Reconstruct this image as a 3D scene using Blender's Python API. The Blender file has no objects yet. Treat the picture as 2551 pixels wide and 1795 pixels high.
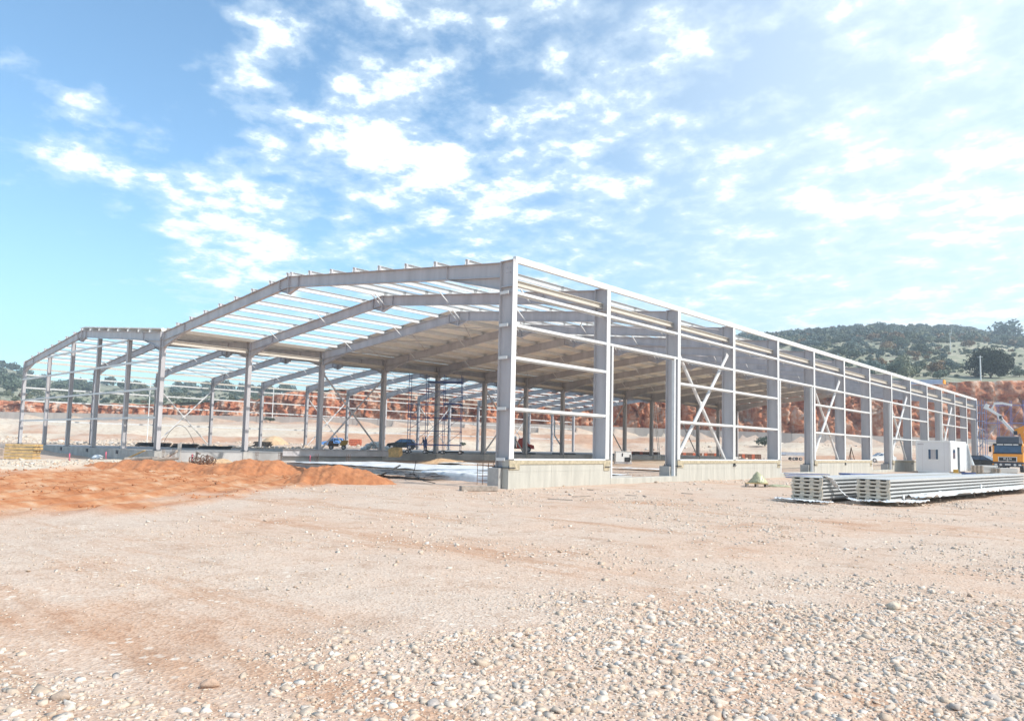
import bpy, bmesh, math, random
import numpy as np
from mathutils import Vector, Matrix
R_ = math.radians
random.seed(7)
rng = np.random.default_rng(11)
scene = bpy.context.scene
COL = scene.collection

# ------------------------------------------------------------------ camera
W_, H_, F_PX, CX, CY = 2551.0, 1795.0, 1818.76, 1275.5, 968.6
YAW, PIT, ROL = -0.7384, 0.0778, 0.0224
CAM = Vector((17.788, -19.588, 1.536))
FWD = Vector((math.sin(YAW), math.cos(YAW), 0))      # level viewing axis
RGT = Vector((math.cos(YAW), -math.sin(YAW), 0))
f3 = Vector((math.sin(YAW) * math.cos(PIT), math.cos(YAW) * math.cos(PIT), math.sin(PIT)))
r3 = RGT.copy(); u3 = r3.cross(f3)
rr = r3 * math.cos(ROL) + u3 * math.sin(ROL)
uu = -r3 * math.sin(ROL) + u3 * math.cos(ROL)
cd = bpy.data.cameras.new('camera')
cam = bpy.data.objects.new('camera', cd); COL.objects.link(cam)
cam.matrix_world = Matrix(((rr.x, uu.x, -f3.x, CAM.x), (rr.y, uu.y, -f3.y, CAM.y), (rr.z, uu.z, -f3.z, CAM.z), (0, 0, 0, 1)))
cd.sensor_width = 36; cd.lens = 36 * F_PX / W_
cd.shift_y = (CY - H_ / 2) / W_
cd.clip_start = 0.1; cd.clip_end = 6000
scene.camera = cam

# ------------------------------------------------------------------ sun, sky, exposure
SUN_AZ, SUN_EL = R_(12), R_(43)          # azimuth from +X towards +Y
sd = bpy.data.lights.new('sun', 'SUN'); sd.energy = 3.6; sd.angle = R_(0.5); sd.color = (1, 0.955, 0.89)
so = bpy.data.objects.new('sun', sd); COL.objects.link(so)
sdir = Vector((math.cos(SUN_AZ) * math.cos(SUN_EL), math.sin(SUN_AZ) * math.cos(SUN_EL), math.sin(SUN_EL)))
so.rotation_euler = sdir.to_track_quat('Z', 'Y').to_euler(); so.location = (60, 20, 70)

world = bpy.data.worlds.new('World'); scene.world = world; world.use_nodes = True
def build_world():
    nt = world.node_tree; N = nt.nodes; L = nt.links; N.clear()
    out = N.new('ShaderNodeOutputWorld'); bg = N.new('ShaderNodeBackground'); bg.inputs[1].default_value = 0.15
    sky = N.new('ShaderNodeTexSky'); sky.sky_type = 'NISHITA'; sky.sun_disc = False
    sky.sun_elevation = SUN_EL; sky.sun_rotation = R_(90) - SUN_AZ
    sky.air_density = 1.0; sky.dust_density = 0.6; sky.ozone_density = 2.0
    tc = N.new('ShaderNodeTexCoord')
    def vm(op, a, b=None):
        n = N.new('ShaderNodeVectorMath'); n.operation = op
        for i, s in enumerate((a, b)):
            if s is None: continue
            if isinstance(s, (tuple, list)): n.inputs[i].default_value = s
            else: L.new(s, n.inputs[i])
        return n
    def ma(op, a, b=None, c=None, clamp=False):
        n = N.new('ShaderNodeMath'); n.operation = op; n.use_clamp = clamp
        for i, s in enumerate((a, b, c)):
            if s is None: continue
            if isinstance(s, (int, float)): n.inputs[i].default_value = s
            else: L.new(s, n.inputs[i])
        return n.outputs[0]
    D = tc.outputs['Generated']
    nd = vm('NORMALIZE', D).outputs[0]
    sep = N.new('ShaderNodeSeparateXYZ'); L.new(nd, sep.inputs[0])
    z = ma('ADD', ma('MAXIMUM', sep.outputs[2], 0.0), 0.16)
    cmb = N.new('ShaderNodeCombineXYZ')
    L.new(ma('DIVIDE', sep.outputs[0], z), cmb.inputs[0]); L.new(ma('DIVIDE', sep.outputs[1], z), cmb.inputs[1])
    def noise(scale, detail, rough, off, dist=0.0):
        n = N.new('ShaderNodeTexNoise'); n.inputs['Scale'].default_value = scale; n.inputs['Detail'].default_value = detail
        n.inputs['Roughness'].default_value = rough; n.inputs['Distortion'].default_value = dist
        L.new(vm('ADD', cmb.outputs[0], off).outputs[0], n.inputs['Vector']); return n.outputs[0]
    n1 = noise(1.9, 4, 0.55, (3.1, 7.7, 0))
    n2 = noise(7.0, 9, 0.58, (1.3, 2.9, 4), 0.12)
    n3 = noise(15, 6, 0.62, (5.3, 0.9, 9), 0.1)
    side = vm('DOT_PRODUCT', nd, tuple(RGT)).outputs['Value']      # the cloud field thickens to one side, towards the sun
    s = ma('ADD', ma('ADD', ma('MULTIPLY', n1, 0.36), ma('MULTIPLY', n2, 1.00)), ma('ADD', ma('MULTIPLY', n3, 0.36), ma('MULTIPLY', side, 0.16)))
    def skydir(px, py):
        return (f3 + rr * ((px - CX) / F_PX) - uu * ((py - CY) / F_PX)).normalized()
    # the larger cloud banks and clear gaps of this sky: centre direction, angular size, weight
    for px, py, sz, w in ((620, 230, 0.06, 0.27), (860, 350, 0.075, 0.15), (240, 340, 0.085, 0.30), (130, 420, 0.05, 0.16), (500, 520, 0.09, 0.22), (640, 640, 0.07, 0.18), (1060, 430, 0.07, 0.13), (1230, 560, 0.14, 0.09), (980, 110, 0.11, 0.10), (760, 200, 0.045, -0.12), (1500, 300, 0.09, 0.08), (700, 60, 0.06, 0.14),
                          (250, 90, 0.17, -0.22), (90, 650, 0.13, -0.20), (430, 300, 0.07, -0.14), (1230, 250, 0.07, -0.10), (1480, 600, 0.10, -0.07), (1900, 180, 0.10, -0.07)):
        dt = vm('DOT_PRODUCT', nd, tuple(skydir(px, py))).outputs['Value']
        g = ma('EXPONENT', ma('MULTIPLY', ma('SUBTRACT', 1.0, dt), -1.0 / (sz * sz * 0.5)))
        s = ma('ADD', s, ma('MULTIPLY', g, w))
    mr = N.new('ShaderNodeMapRange'); mr.interpolation_type = 'SMOOTHSTEP'
    L.new(s, mr.inputs['Value']); mr.inputs['From Min'].default_value = 0.88; mr.inputs['From Max'].default_value = 1.09
    veil = N.new('ShaderNodeMapRange'); veil.interpolation_type = 'SMOOTHSTEP'
    L.new(s, veil.inputs['Value']); veil.inputs['From Min'].default_value = 0.76; veil.inputs['From Max'].default_value = 1.05; veil.inputs['To Max'].default_value = 0.40
    thin = N.new('ShaderNodeMapRange'); thin.interpolation_type = 'SMOOTHSTEP'       # thin high cloud towards the sun
    L.new(side, thin.inputs['Value']); thin.inputs['From Min'].default_value = -0.12; thin.inputs['From Max'].default_value = 0.5; thin.inputs['To Max'].default_value = 0.46
    inv = ma('MULTIPLY', ma('SUBTRACT', 1.0, ma('MAXIMUM', mr.outputs[0], veil.outputs[0], clamp=True)), ma('SUBTRACT', 1.0, thin.outputs[0]))
    mask = ma('SUBTRACT', 1.0, inv)
    tint = N.new('ShaderNodeMix'); tint.data_type = 'RGBA'; tint.blend_type = 'MULTIPLY'; tint.inputs[0].default_value = 1
    L.new(sky.outputs[0], tint.inputs[6]); tint.inputs[7].default_value = (0.97, 1.22, 1.23, 1)
    mix = N.new('ShaderNodeMix'); mix.data_type = 'RGBA'
    L.new(mask, mix.inputs[0]); L.new(tint.outputs[2], mix.inputs[6]); mix.inputs[7].default_value = (6.5, 7.1, 7.2, 1)
    L.new(mix.outputs[2], bg.inputs[0]); L.new(bg.outputs[0], out.inputs[0])
build_world()
vs = scene.view_settings
vs.view_transform = 'Standard'; vs.look = 'None'; vs.gamma = 1; vs.use_curve_mapping = False; vs.exposure = 0.44
scene.render.engine = 'CYCLES'
scene.cycles.max_bounces = 6; scene.cycles.diffuse_bounces = 4; scene.cycles.transparent_max_bounces = 6
scene.cycles.use_denoising = True

# ------------------------------------------------------------------ materials
MATS = {}
def mat(name, col, rough=0.6, metal=0.0, var=0.12, scale=3.0, bump=0.0, bscale=20.0, col2=None, spec=0.5, streak=False, obj_rand=0.0, detail=5):
    if name in MATS: return MATS[name]
    m = bpy.data.materials.new(name); m.use_nodes = True; nt = m.node_tree; N = nt.nodes; L = nt.links
    b = N['Principled BSDF']; b.inputs['Roughness'].default_value = rough; b.inputs['Metallic'].default_value = metal
    b.inputs['Specular IOR Level'].default_value = spec
    geo = N.new('ShaderNodeNewGeometry')
    vec = geo.outputs['Position']
    if streak:
        mp = N.new('ShaderNodeMapping'); mp.inputs['Scale'].default_value = (1, 1, 0.15); L.new(vec, mp.inputs[0]); vec = mp.outputs[0]
    nz = N.new('ShaderNodeTexNoise'); nz.inputs['Scale'].default_value = scale; nz.inputs['Detail'].default_value = detail; nz.inputs['Roughness'].default_value = 0.65
    L.new(vec, nz.inputs['Vector'])
    cr = N.new('ShaderNodeValToRGB')
    c = np.array(col); c2 = np.array(col2) if col2 is not None else c * (1 - 1.6 * var)
    cr.color_ramp.elements[0].position = 0.3; cr.color_ramp.elements[1].position = 0.7
    cr.color_ramp.elements[0].color = (*np.clip(c2, 0, 1), 1)
    cr.color_ramp.elements[1].color = (*np.clip(c * (1 + var) if col2 is None else c, 0, 1), 1)
    L.new(nz.outputs[0], cr.inputs[0]); out = cr.outputs[0]
    if obj_rand:
        oi = N.new('ShaderNodeObjectInfo'); hs = N.new('ShaderNodeHueSaturation')
        mr = N.new('ShaderNodeMapRange'); L.new(oi.outputs['Random'], mr.inputs[0]); mr.inputs[3].default_value = 1 - obj_rand; mr.inputs[4].default_value = 1 + obj_rand
        L.new(mr.outputs[0], hs.inputs['Value']); L.new(out, hs.inputs['Color']); out = hs.outputs[0]
    L.new(out, b.inputs['Base Color'])
    if bump:
        nb = N.new('ShaderNodeTexNoise'); nb.inputs['Scale'].default_value = bscale; nb.inputs['Detail'].default_value = 6; L.new(geo.outputs['Position'], nb.inputs['Vector'])
        bp = N.new('ShaderNodeBump'); bp.inputs['Strength'].default_value = bump; bp.inputs['Distance'].default_value = 0.05
        L.new(nb.outputs[0], bp.inputs['Height']); L.new(bp.outputs[0], b.inputs['Normal'])
    MATS[name] = m; return m

M_STEEL = mat('painted_steel', (0.49, 0.465, 0.47), 0.5, var=0.12, scale=1.6, streak=True)
M_GALV = mat('galvanised_steel', (0.68, 0.68, 0.67), 0.42, var=0.05, scale=4)
M_EAVE = mat('white_eave_steel', (0.70, 0.70, 0.68), 0.45, var=0.03, scale=4)
M_BEIGE = mat('beige_primer_steel', (0.58, 0.53, 0.46), 0.5, var=0.06)
M_ROOF = mat('roof_panel_skin', (0.84, 0.79, 0.70), 0.5, var=0.06, scale=1.2)
M_CONC = mat('grey_concrete', (0.46, 0.44, 0.41), 0.85, var=0.16, scale=1.7, bump=0.15)
M_PLINTH = mat('plinth_concrete', (0.48, 0.46, 0.405), 0.85, var=0.12, scale=2.2, bump=0.12, streak=True)
M_FORM = mat('timber_formwork', (0.46, 0.39, 0.27), 0.8, var=0.2, scale=6)
M_SLAB = mat('floor_concrete', (0.42, 0.41, 0.40), 0.8, var=0.2, scale=0.35, bump=0.05)
M_WSHEET = mat('white_geotextile', (0.75, 0.76, 0.76), 0.7, var=0.18, scale=1.1, bump=0.5, bscale=5)
M_TIMBER = mat('yellow_timber', (0.58, 0.39, 0.17), 0.75, var=0.25, scale=5)
M_WOODGREY = mat('weathered_wood', (0.36, 0.30, 0.25), 0.85, var=0.25, scale=7)
M_RUST = mat('rusty_steel', (0.20, 0.11, 0.07), 0.85, var=0.3, scale=9)
M_BLACK = mat('black_rubber', (0.02, 0.02, 0.022), 0.7, var=0.2)
M_DARK = mat('dark_plastic', (0.045, 0.05, 0.065), 0.55, var=0.15)
M_BLUE = mat('blue_tube_paint', (0.035, 0.075, 0.24), 0.5, var=0.2, scale=4)
M_ORANGE = mat('orange_lorry_paint', (0.90, 0.34, 0.015), 0.35, var=0.06)
M_WHITE = mat('white_paint', (0.80, 0.80, 0.78), 0.45, var=0.03)
M_HUT = mat('cabin_panel_white', (0.74, 0.74, 0.74), 0.5, var=0.03, scale=1.0)
M_GLASS = mat('dark_window_glass', (0.03, 0.07, 0.14), 0.08, var=0.2, spec=0.8)
M_RED = mat('red_paint', (0.62, 0.05, 0.02), 0.4, var=0.1)
M_PINK = mat('pink_marker_tape', (0.85, 0.16, 0.25), 0.6, var=0.1)
M_CORE = mat('cream_foam_core', (0.62, 0.53, 0.42), 0.85, var=0.10, scale=12)
M_SKIN = mat('panel_metal_skin', (0.52, 0.52, 0.51), 0.4, var=0.03)
M_PLASTIC = mat('clear_white_plastic', (0.80, 0.82, 0.83), 0.3, var=0.08, scale=3, bump=0.4, bscale=12)
M_YPLAST = mat('yellow_plastic_film', (0.50, 0.49, 0.31), 0.3, var=0.2, scale=5, bump=0.5, bscale=9)
M_TRUNK = mat('bark', (0.16, 0.12, 0.09), 0.9, var=0.3, scale=3)
M_DIRT = mat('red_dirt', (0.52, 0.225, 0.10), 0.95, col2=(0.33, 0.12, 0.048), scale=2.6, bump=1.0, bscale=7, detail=9)
M_SAND = mat('sand_heap', (0.62, 0.42, 0.25), 0.95, var=0.12, scale=2, bump=0.4)
M_SKINTONE = mat('skin', (0.45, 0.27, 0.19), 0.6, var=0.05)
M_SHIRT = mat('navy_cloth', (0.025, 0.03, 0.07), 0.9, var=0.15)
M_JEANS = mat('blue_work_trousers', (0.04, 0.09, 0.28), 0.9, var=0.15)
M_CARBLUE = mat('light_blue_car_paint', (0.14, 0.33, 0.72), 0.3, var=0.05)
M_CARBLACK = mat('black_car_paint', (0.012, 0.013, 0.018), 0.25, var=0.05)
M_WALL = mat('retaining_wall_concrete', (0.50, 0.44, 0.39), 0.9, var=0.12, scale=0.5, streak=True)
M_BRICKRED = mat('red_clay_pipe', (0.58, 0.15, 0.07), 0.8, var=0.25, scale=4)
M_NET = mat('dark_mesh_cloth', (0.10, 0.10, 0.105), 0.9, var=0.35, scale=5, bump=0.5)

def foliage_mat(name, a, b):
    m = bpy.data.materials.new(name); m.use_nodes = True; nt = m.node_tree; N = nt.nodes; L = nt.links
    bs = N['Principled BSDF']; bs.inputs['Roughness'].default_value = 0.7; bs.inputs['Specular IOR Level'].default_value = 0.2
    geo = N.new('ShaderNodeNewGeometry'); cr = N.new('ShaderNodeValToRGB')
    cr.color_ramp.elements[0].color = (*a, 1); cr.color_ramp.elements[1].color = (*b, 1)
    L.new(geo.outputs['Random Per Island'], cr.inputs[0])
    oi = N.new('ShaderNodeObjectInfo'); hs = N.new('ShaderNodeHueSaturation')
    mr = N.new('ShaderNodeMapRange'); L.new(oi.outputs['Random'], mr.inputs[0]); mr.inputs[3].default_value = 0.75; mr.inputs[4].default_value = 1.25
    L.new(mr.outputs[0], hs.inputs['Value']); L.new(cr.outputs[0], hs.inputs['Color'])
    L.new(hs.outputs[0], bs.inputs['Base Color']); return m
F_DARK = foliage_mat('foliage_dark', (0.068, 0.092, 0.066), (0.155, 0.185, 0.130))
F_OLIVE = foliage_mat('foliage_olive', (0.12, 0.135, 0.085), (0.24, 0.25, 0.16))
F_BLUE = foliage_mat('foliage_blue_green', (0.09, 0.125, 0.115), (0.175, 0.225, 0.20))
F_DEEP = foliage_mat('foliage_deep', (0.018, 0.027, 0.016), (0.060, 0.075, 0.045))
F_RUST = foliage_mat('foliage_russet', (0.17, 0.11, 0.065), (0.32, 0.22, 0.12))

# ------------------------------------------------------------------ helpers
def tag(o, label=None, cat=None, group=None, kind=None):
    if label: o['label'] = label
    if cat: o['category'] = cat
    if group: o['group'] = group
    if kind: o['kind'] = kind
    return o
def empty(name, loc, rz=0.0):
    o = bpy.data.objects.new(name, None); COL.objects.link(o); o.location = loc; o.rotation_euler.z = rz; o.empty_display_size = 0.3
    return o
def link(name, me, parent=None, loc=(0, 0, 0)):
    o = bpy.data.objects.new(name, me); COL.objects.link(o); o.location = loc
    if parent: o.parent = parent
    return o
class MB:
    """collects simple solids; build() links them as one mesh object"""
    def __init__(s): s.v = []; s.f = []; s.m = []
    def poly(s, vs, fs, mi=0):
        b = len(s.v); s.v += [tuple(v) for v in vs]; s.f += [tuple(i + b for i in f) for f in fs]; s.m += [mi] * len(fs); return s
    def box(s, c, d, mi=0, M=None):
        x, y, z = d[0] / 2, d[1] / 2, d[2] / 2
        vs = [Vector(p) for p in ((-x, -y, -z), (x, -y, -z), (x, y, -z), (-x, y, -z), (-x, -y, z), (x, -y, z), (x, y, z), (-x, y, z))]
        if M is not None: vs = [M @ v for v in vs]
        return s.poly([v + Vector(c) for v in vs], [(0, 3, 2, 1), (4, 5, 6, 7), (0, 1, 5, 4), (1, 2, 6, 5), (2, 3, 7, 6), (3, 0, 4, 7)], mi)
    def bar(s, p0, p1, w, h, up=(0, 0, 1), off=(0, 0), mi=0):
        p0, p1 = Vector(p0), Vector(p1); d = (p1 - p0).normalized(); u = Vector(up)
        sd_ = d.cross(u)
        if sd_.length < 1e-4: sd_ = d.cross(Vector((1, 0, 0)))
        sd_.normalize(); u = sd_.cross(d).normalized()
        o = sd_ * off[0] + u * off[1]; vs = []
        for p in (p0, p1):
            for a, b in ((-1, -1), (1, -1), (1, 1), (-1, 1)): vs.append(p + o + sd_ * (a * w / 2) + u * (b * h / 2))
        return s.poly(vs, [(0, 1, 2, 3), (7, 6, 5, 4), (0, 4, 5, 1), (1, 5, 6, 2), (2, 6, 7, 3), (3, 7, 4, 0)], mi)
    def tube(s, p0, p1, r, n=8, r1=None, mi=0, caps=True):
        p0, p1 = Vector(p0), Vector(p1); d = (p1 - p0).normalized()
        a = d.cross(Vector((0, 0, 1)));
        if a.length < 1e-3: a = d.cross(Vector((1, 0, 0)))
        a.normalize(); b = d.cross(a); r1 = r if r1 is None else r1; vs = []
        for p, q in ((p0, r), (p1, r1)):
            for i in range(n):
                t = 2 * math.pi * i / n; vs.append(p + a * (q * math.cos(t)) + b * (q * math.sin(t)))
        fs = [(i, (i + 1) % n, n + (i + 1) % n, n + i) for i in range(n)]
        if caps: fs += [tuple(range(n - 1, -1, -1)), tuple(range(n, 2 * n))]
        return s.poly(vs, fs, mi)
    def prism(s, pts, axis, a0, a1, mi=0):
        """2-D polygon extruded along an axis: axis 'y' -> pts are (x,z); 'x' -> (y,z); 'z' -> (x,y)"""
        def P(p, a): return {'y': (p[0], a, p[1]), 'x': (a, p[0], p[1]), 'z': (p[0], p[1], a)}[axis]
        n = len(pts); vs = [P(p, a0) for p in pts] + [P(p, a1) for p in pts]
        fs = [tuple(range(n)), tuple(range(2 * n - 1, n - 1, -1))] + [((i + 1) % n, i, n + i, n + (i + 1) % n) for i in range(n)]
        return s.poly(vs, fs, mi)
    def mesh(s, name, mats, smooth=False):
        me = bpy.data.meshes.new(name); me.from_pydata([tuple(v) for v in s.v], [], s.f)
        if not isinstance(mats, (list, tuple)): mats = [mats]
        for m in mats: me.materials.append(m)
        if len(mats) > 1: me.polygons.foreach_set('material_index', s.m)
        bm = bmesh.new(); bm.from_mesh(me); bmesh.ops.recalc_face_normals(bm, faces=bm.faces); bm.to_mesh(me); bm.free()
        if smooth: me.polygons.foreach_set('use_smooth', [True] * len(me.polygons))
        me.update(); return me
    def build(s, name, mats, parent=None, loc=(0, 0, 0), smooth=False):
        return link(name, s.mesh(name, mats, smooth), parent, loc)
def bevel(o, w=0.02, seg=2):
    m = o.modifiers.new('bevel', 'BEVEL'); m.width = w; m.segments = seg; m.limit_method = 'ANGLE'; return o
def np_mesh(name, verts, faces, mats, attrs=None, smooth=False, midx=None):
    """verts (n,3), faces (m,k) arrays"""
    verts = np.asarray(verts, np.float32); faces = np.asarray(faces, np.int32)
    me = bpy.data.meshes.new(name); n, (m, k) = len(verts), faces.shape
    me.vertices.add(n); me.vertices.foreach_set('co', verts.ravel())
    me.loops.add(m * k); me.loops.foreach_set('vertex_index', faces.ravel())
    me.polygons.add(m); me.polygons.foreach_set('loop_start', np.arange(m, dtype=np.int32) * k)
    me.polygons.foreach_set('loop_total', np.full(m, k, np.int32))
    if not isinstance(mats, (list, tuple)): mats = [mats]
    for x in mats: me.materials.append(x)
    if midx is not None: me.polygons.foreach_set('material_index', np.asarray(midx, np.int32))
    if smooth: me.polygons.foreach_set('use_smooth', np.ones(m, bool))
    me.update(calc_edges=True)
    for an, av in (attrs or {}).items():
        a = me.attributes.new(an, 'FLOAT', 'POINT'); a.data.foreach_set('value', np.asarray(av, np.float32))
    return me
def hash2(ix, iy, seed):
    h = (ix.astype(np.int64) * 374761393 + iy.astype(np.int64) * 668265263 + seed * 974711) & 0x7fffffff
    h = ((h ^ (h >> 13)) * 1274126177) & 0x7fffffff
    return ((h ^ (h >> 16)) & 0xffff) / 65535.0
def vnoise(x, y, seed=0):
    ix, iy = np.floor(x), np.floor(y); fx, fy = x - ix, y - iy
    fx = fx * fx * (3 - 2 * fx); fy = fy * fy * (3 - 2 * fy)
    a = hash2(ix, iy, seed); b = hash2(ix + 1, iy, seed); c = hash2(ix, iy + 1, seed); d = hash2(ix + 1, iy + 1, seed)
    return (a * (1 - fx) + b * fx) * (1 - fy) + (c * (1 - fx) + d * fx) * fy
def fbm(x, y, oct=4, seed=0, gain=0.5):
    s = 0; a = 1; t = 0
    for i in range(oct):
        s = s + a * vnoise(x * 2 ** i + 17.3 * i, y * 2 ** i - 9.1 * i, seed + i); t += a; a *= gain
    return s / t
def sstep(a, b, x):
    t = np.clip((x - a) / (b - a), 0, 1); return t * t * (3 - 2 * t)
def world_xy(e, l):     # e metres ahead of the camera station, l metres to its right
    return CAM.x + FWD.x * e + RGT.x * l, CAM.y + FWD.y * e + RGT.y * l
def site_el(x, y):
    dx, dy = x - CAM.x, y - CAM.y
    return dx * FWD.x + dy * FWD.y, dx * RGT.x + dy * RGT.y

# ------------------------------------------------------------------ terrain
WL = np.array([-400, -250, -130, -36, 30, 60, 94, 160, 400.])
WE = np.array([195, 190, 185, 175, 165, 150, 140, 130, 120.])       # how far off the retaining wall runs
WZ = np.array([5.2, 5.2, 5.2, 5.9, 4.5, 3.4, 3.4, 3.4, 3.4])        # ground level at its foot
WT = WZ + np.array([2.1, 2.1, 2.1, 1.5, 1.8, 2.0, 1.4, 1.4, 1.4])    # its top
CL = np.array([-400, -250, -130, -95, -66, -56, -36, 30, 60, 94, 160, 400.])
CT = np.array([10.2, 10.2, 10.2, 10.3, 12.0, 14.6, 15.2, 15.8, 16.6, 17.0, 17.6, 18.])   # top of the rock cutting
SOIL = np.array([(13.4, -9.9), (14.9, -8.2), (20.7, -7.7), (25, -6.4), (29, -4.9), (33, -5.5), (42, -12), (46, -18), (46, -21.8), (35, -20.9), (28, -19.8), (22, -18), (14, -13)])
def poly_sd(px, py, poly):
    d = np.full(px.shape, 1e9); ins = np.zeros(px.shape, bool); n = len(poly)
    for i in range(n):
        a, b = poly[i], poly[(i + 1) % n]; ab = b - a
        t = np.clip(((px - a[0]) * ab[0] + (py - a[1]) * ab[1]) / (ab @ ab), 0, 1)
        d = np.minimum(d, np.hypot(px - a[0] - t * ab[0], py - a[1] - t * ab[1]))
        c = ((a[1] > py) != (b[1] > py)) & (px < (b[0] - a[0]) * (py - a[1]) / (b[1] - a[1] + 1e-12) + a[0]); ins ^= c
    return np.where(ins, -d, d)
def soil_mask(e, l):
    d = poly_sd(e, l, SOIL) + (fbm(e * 0.5, l * 0.9, 4, 5) - 0.5) * 4.2
    return 1 - sstep(-1.4, 1.3, d)
def base_h(e, l):
    """ground level of the site without small relief"""
    e = np.asarray(e, float); l = np.asarray(l, float)
    we = np.interp(l, WL, WE); wz = np.interp(l, WL, WZ)
    h = 0.75 * sstep(52, 74, e) * sstep(8, -34, l)
    h = h + 0.30 * sstep(45, 100, e) * sstep(15, 35, l) + 0.25 * sstep(60, 90, e) * sstep(-34, 8, l) * sstep(35, 15, l)
    s0 = we - np.interp(l, [-130, -36, 10, 60], [62, 48, 34, 40])
    t = np.clip((e - s0) / (we - s0), 0, 1)
    tt = np.interp(t, [0, 0.10, 0.30, 0.42, 0.80, 1], [0, 0.20, 0.28, 0.55, 0.92, 1])      # benches cut into the bank
    return h + (wz - h) * tt
def ground_h(e, l):
    e = np.asarray(e, float); l = np.asarray(l, float)
    h = base_h(e, l)
    near = sstep(-4, 3, -np.abs(e - 20) + 45)
    h = h + (fbm(e * 0.35, l * 0.35, 4, 21) - 0.5) * 0.10 * near
    h = h + (fbm(e * 1.7, l * 1.7, 3, 31) - 0.5) * 0.03 * near
    sm = soil_mask(e, l)
    a = 0.24; q = (l + 12) * math.cos(a) + (e - 20) * math.sin(a) * 0.55 + (fbm(e * 0.12, l * 0.12, 2, 77) - 0.5) * 2.2
    tr = np.abs(((q / 1.05) % 1) - 0.5) * 2
    h = h + sm * (0.075 * sstep(0.45, 0.9, tr) - 0.06 * sstep(0.25, 0.0, tr) + 0.05 * sstep(0.35, 0.1, tr) * (np.sin(e * 15) > 0) + 0.05 * fbm(e * 0.5, l * 0.5, 3, 8) + 0.07 * (fbm(e * 1.6, l * 4, 4, 9, 0.65) - 0.5))
    rub = sstep(2.5, -1, np.hypot((e - 38) / 1.6, l + 25) - 5.5)
    h = h + rub * 0.22 * fbm(e * 0.9, l * 0.9, 4, 55)
    far = sstep(60, 80, e)
    h = h + far * (fbm(e * 0.16, l * 0.16, 5, 41) - 0.5) * (0.3 + 1.5 * sstep(75, 150, e)) * np.where((l > -10) & (e < 128), 0.15, 1)
    return h
def gz(x, y):
    e, l = site_el(x, y); return float(ground_h(np.array([e]), np.array([l]))[0])
def axis(parts):
    out = []
    for a, b, s in parts: out.append(np.arange(a, b, s))
    out.append(np.array([parts[-1][1]])); return np.concatenate(out)
def grid_faces(nr, nc):
    i = np.arange(nr - 1)[:, None] * nc + np.arange(nc - 1)[None, :]
    i = i.ravel(); return np.stack([i, i + 1, i + nc + 1, i + nc], 1)

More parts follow.
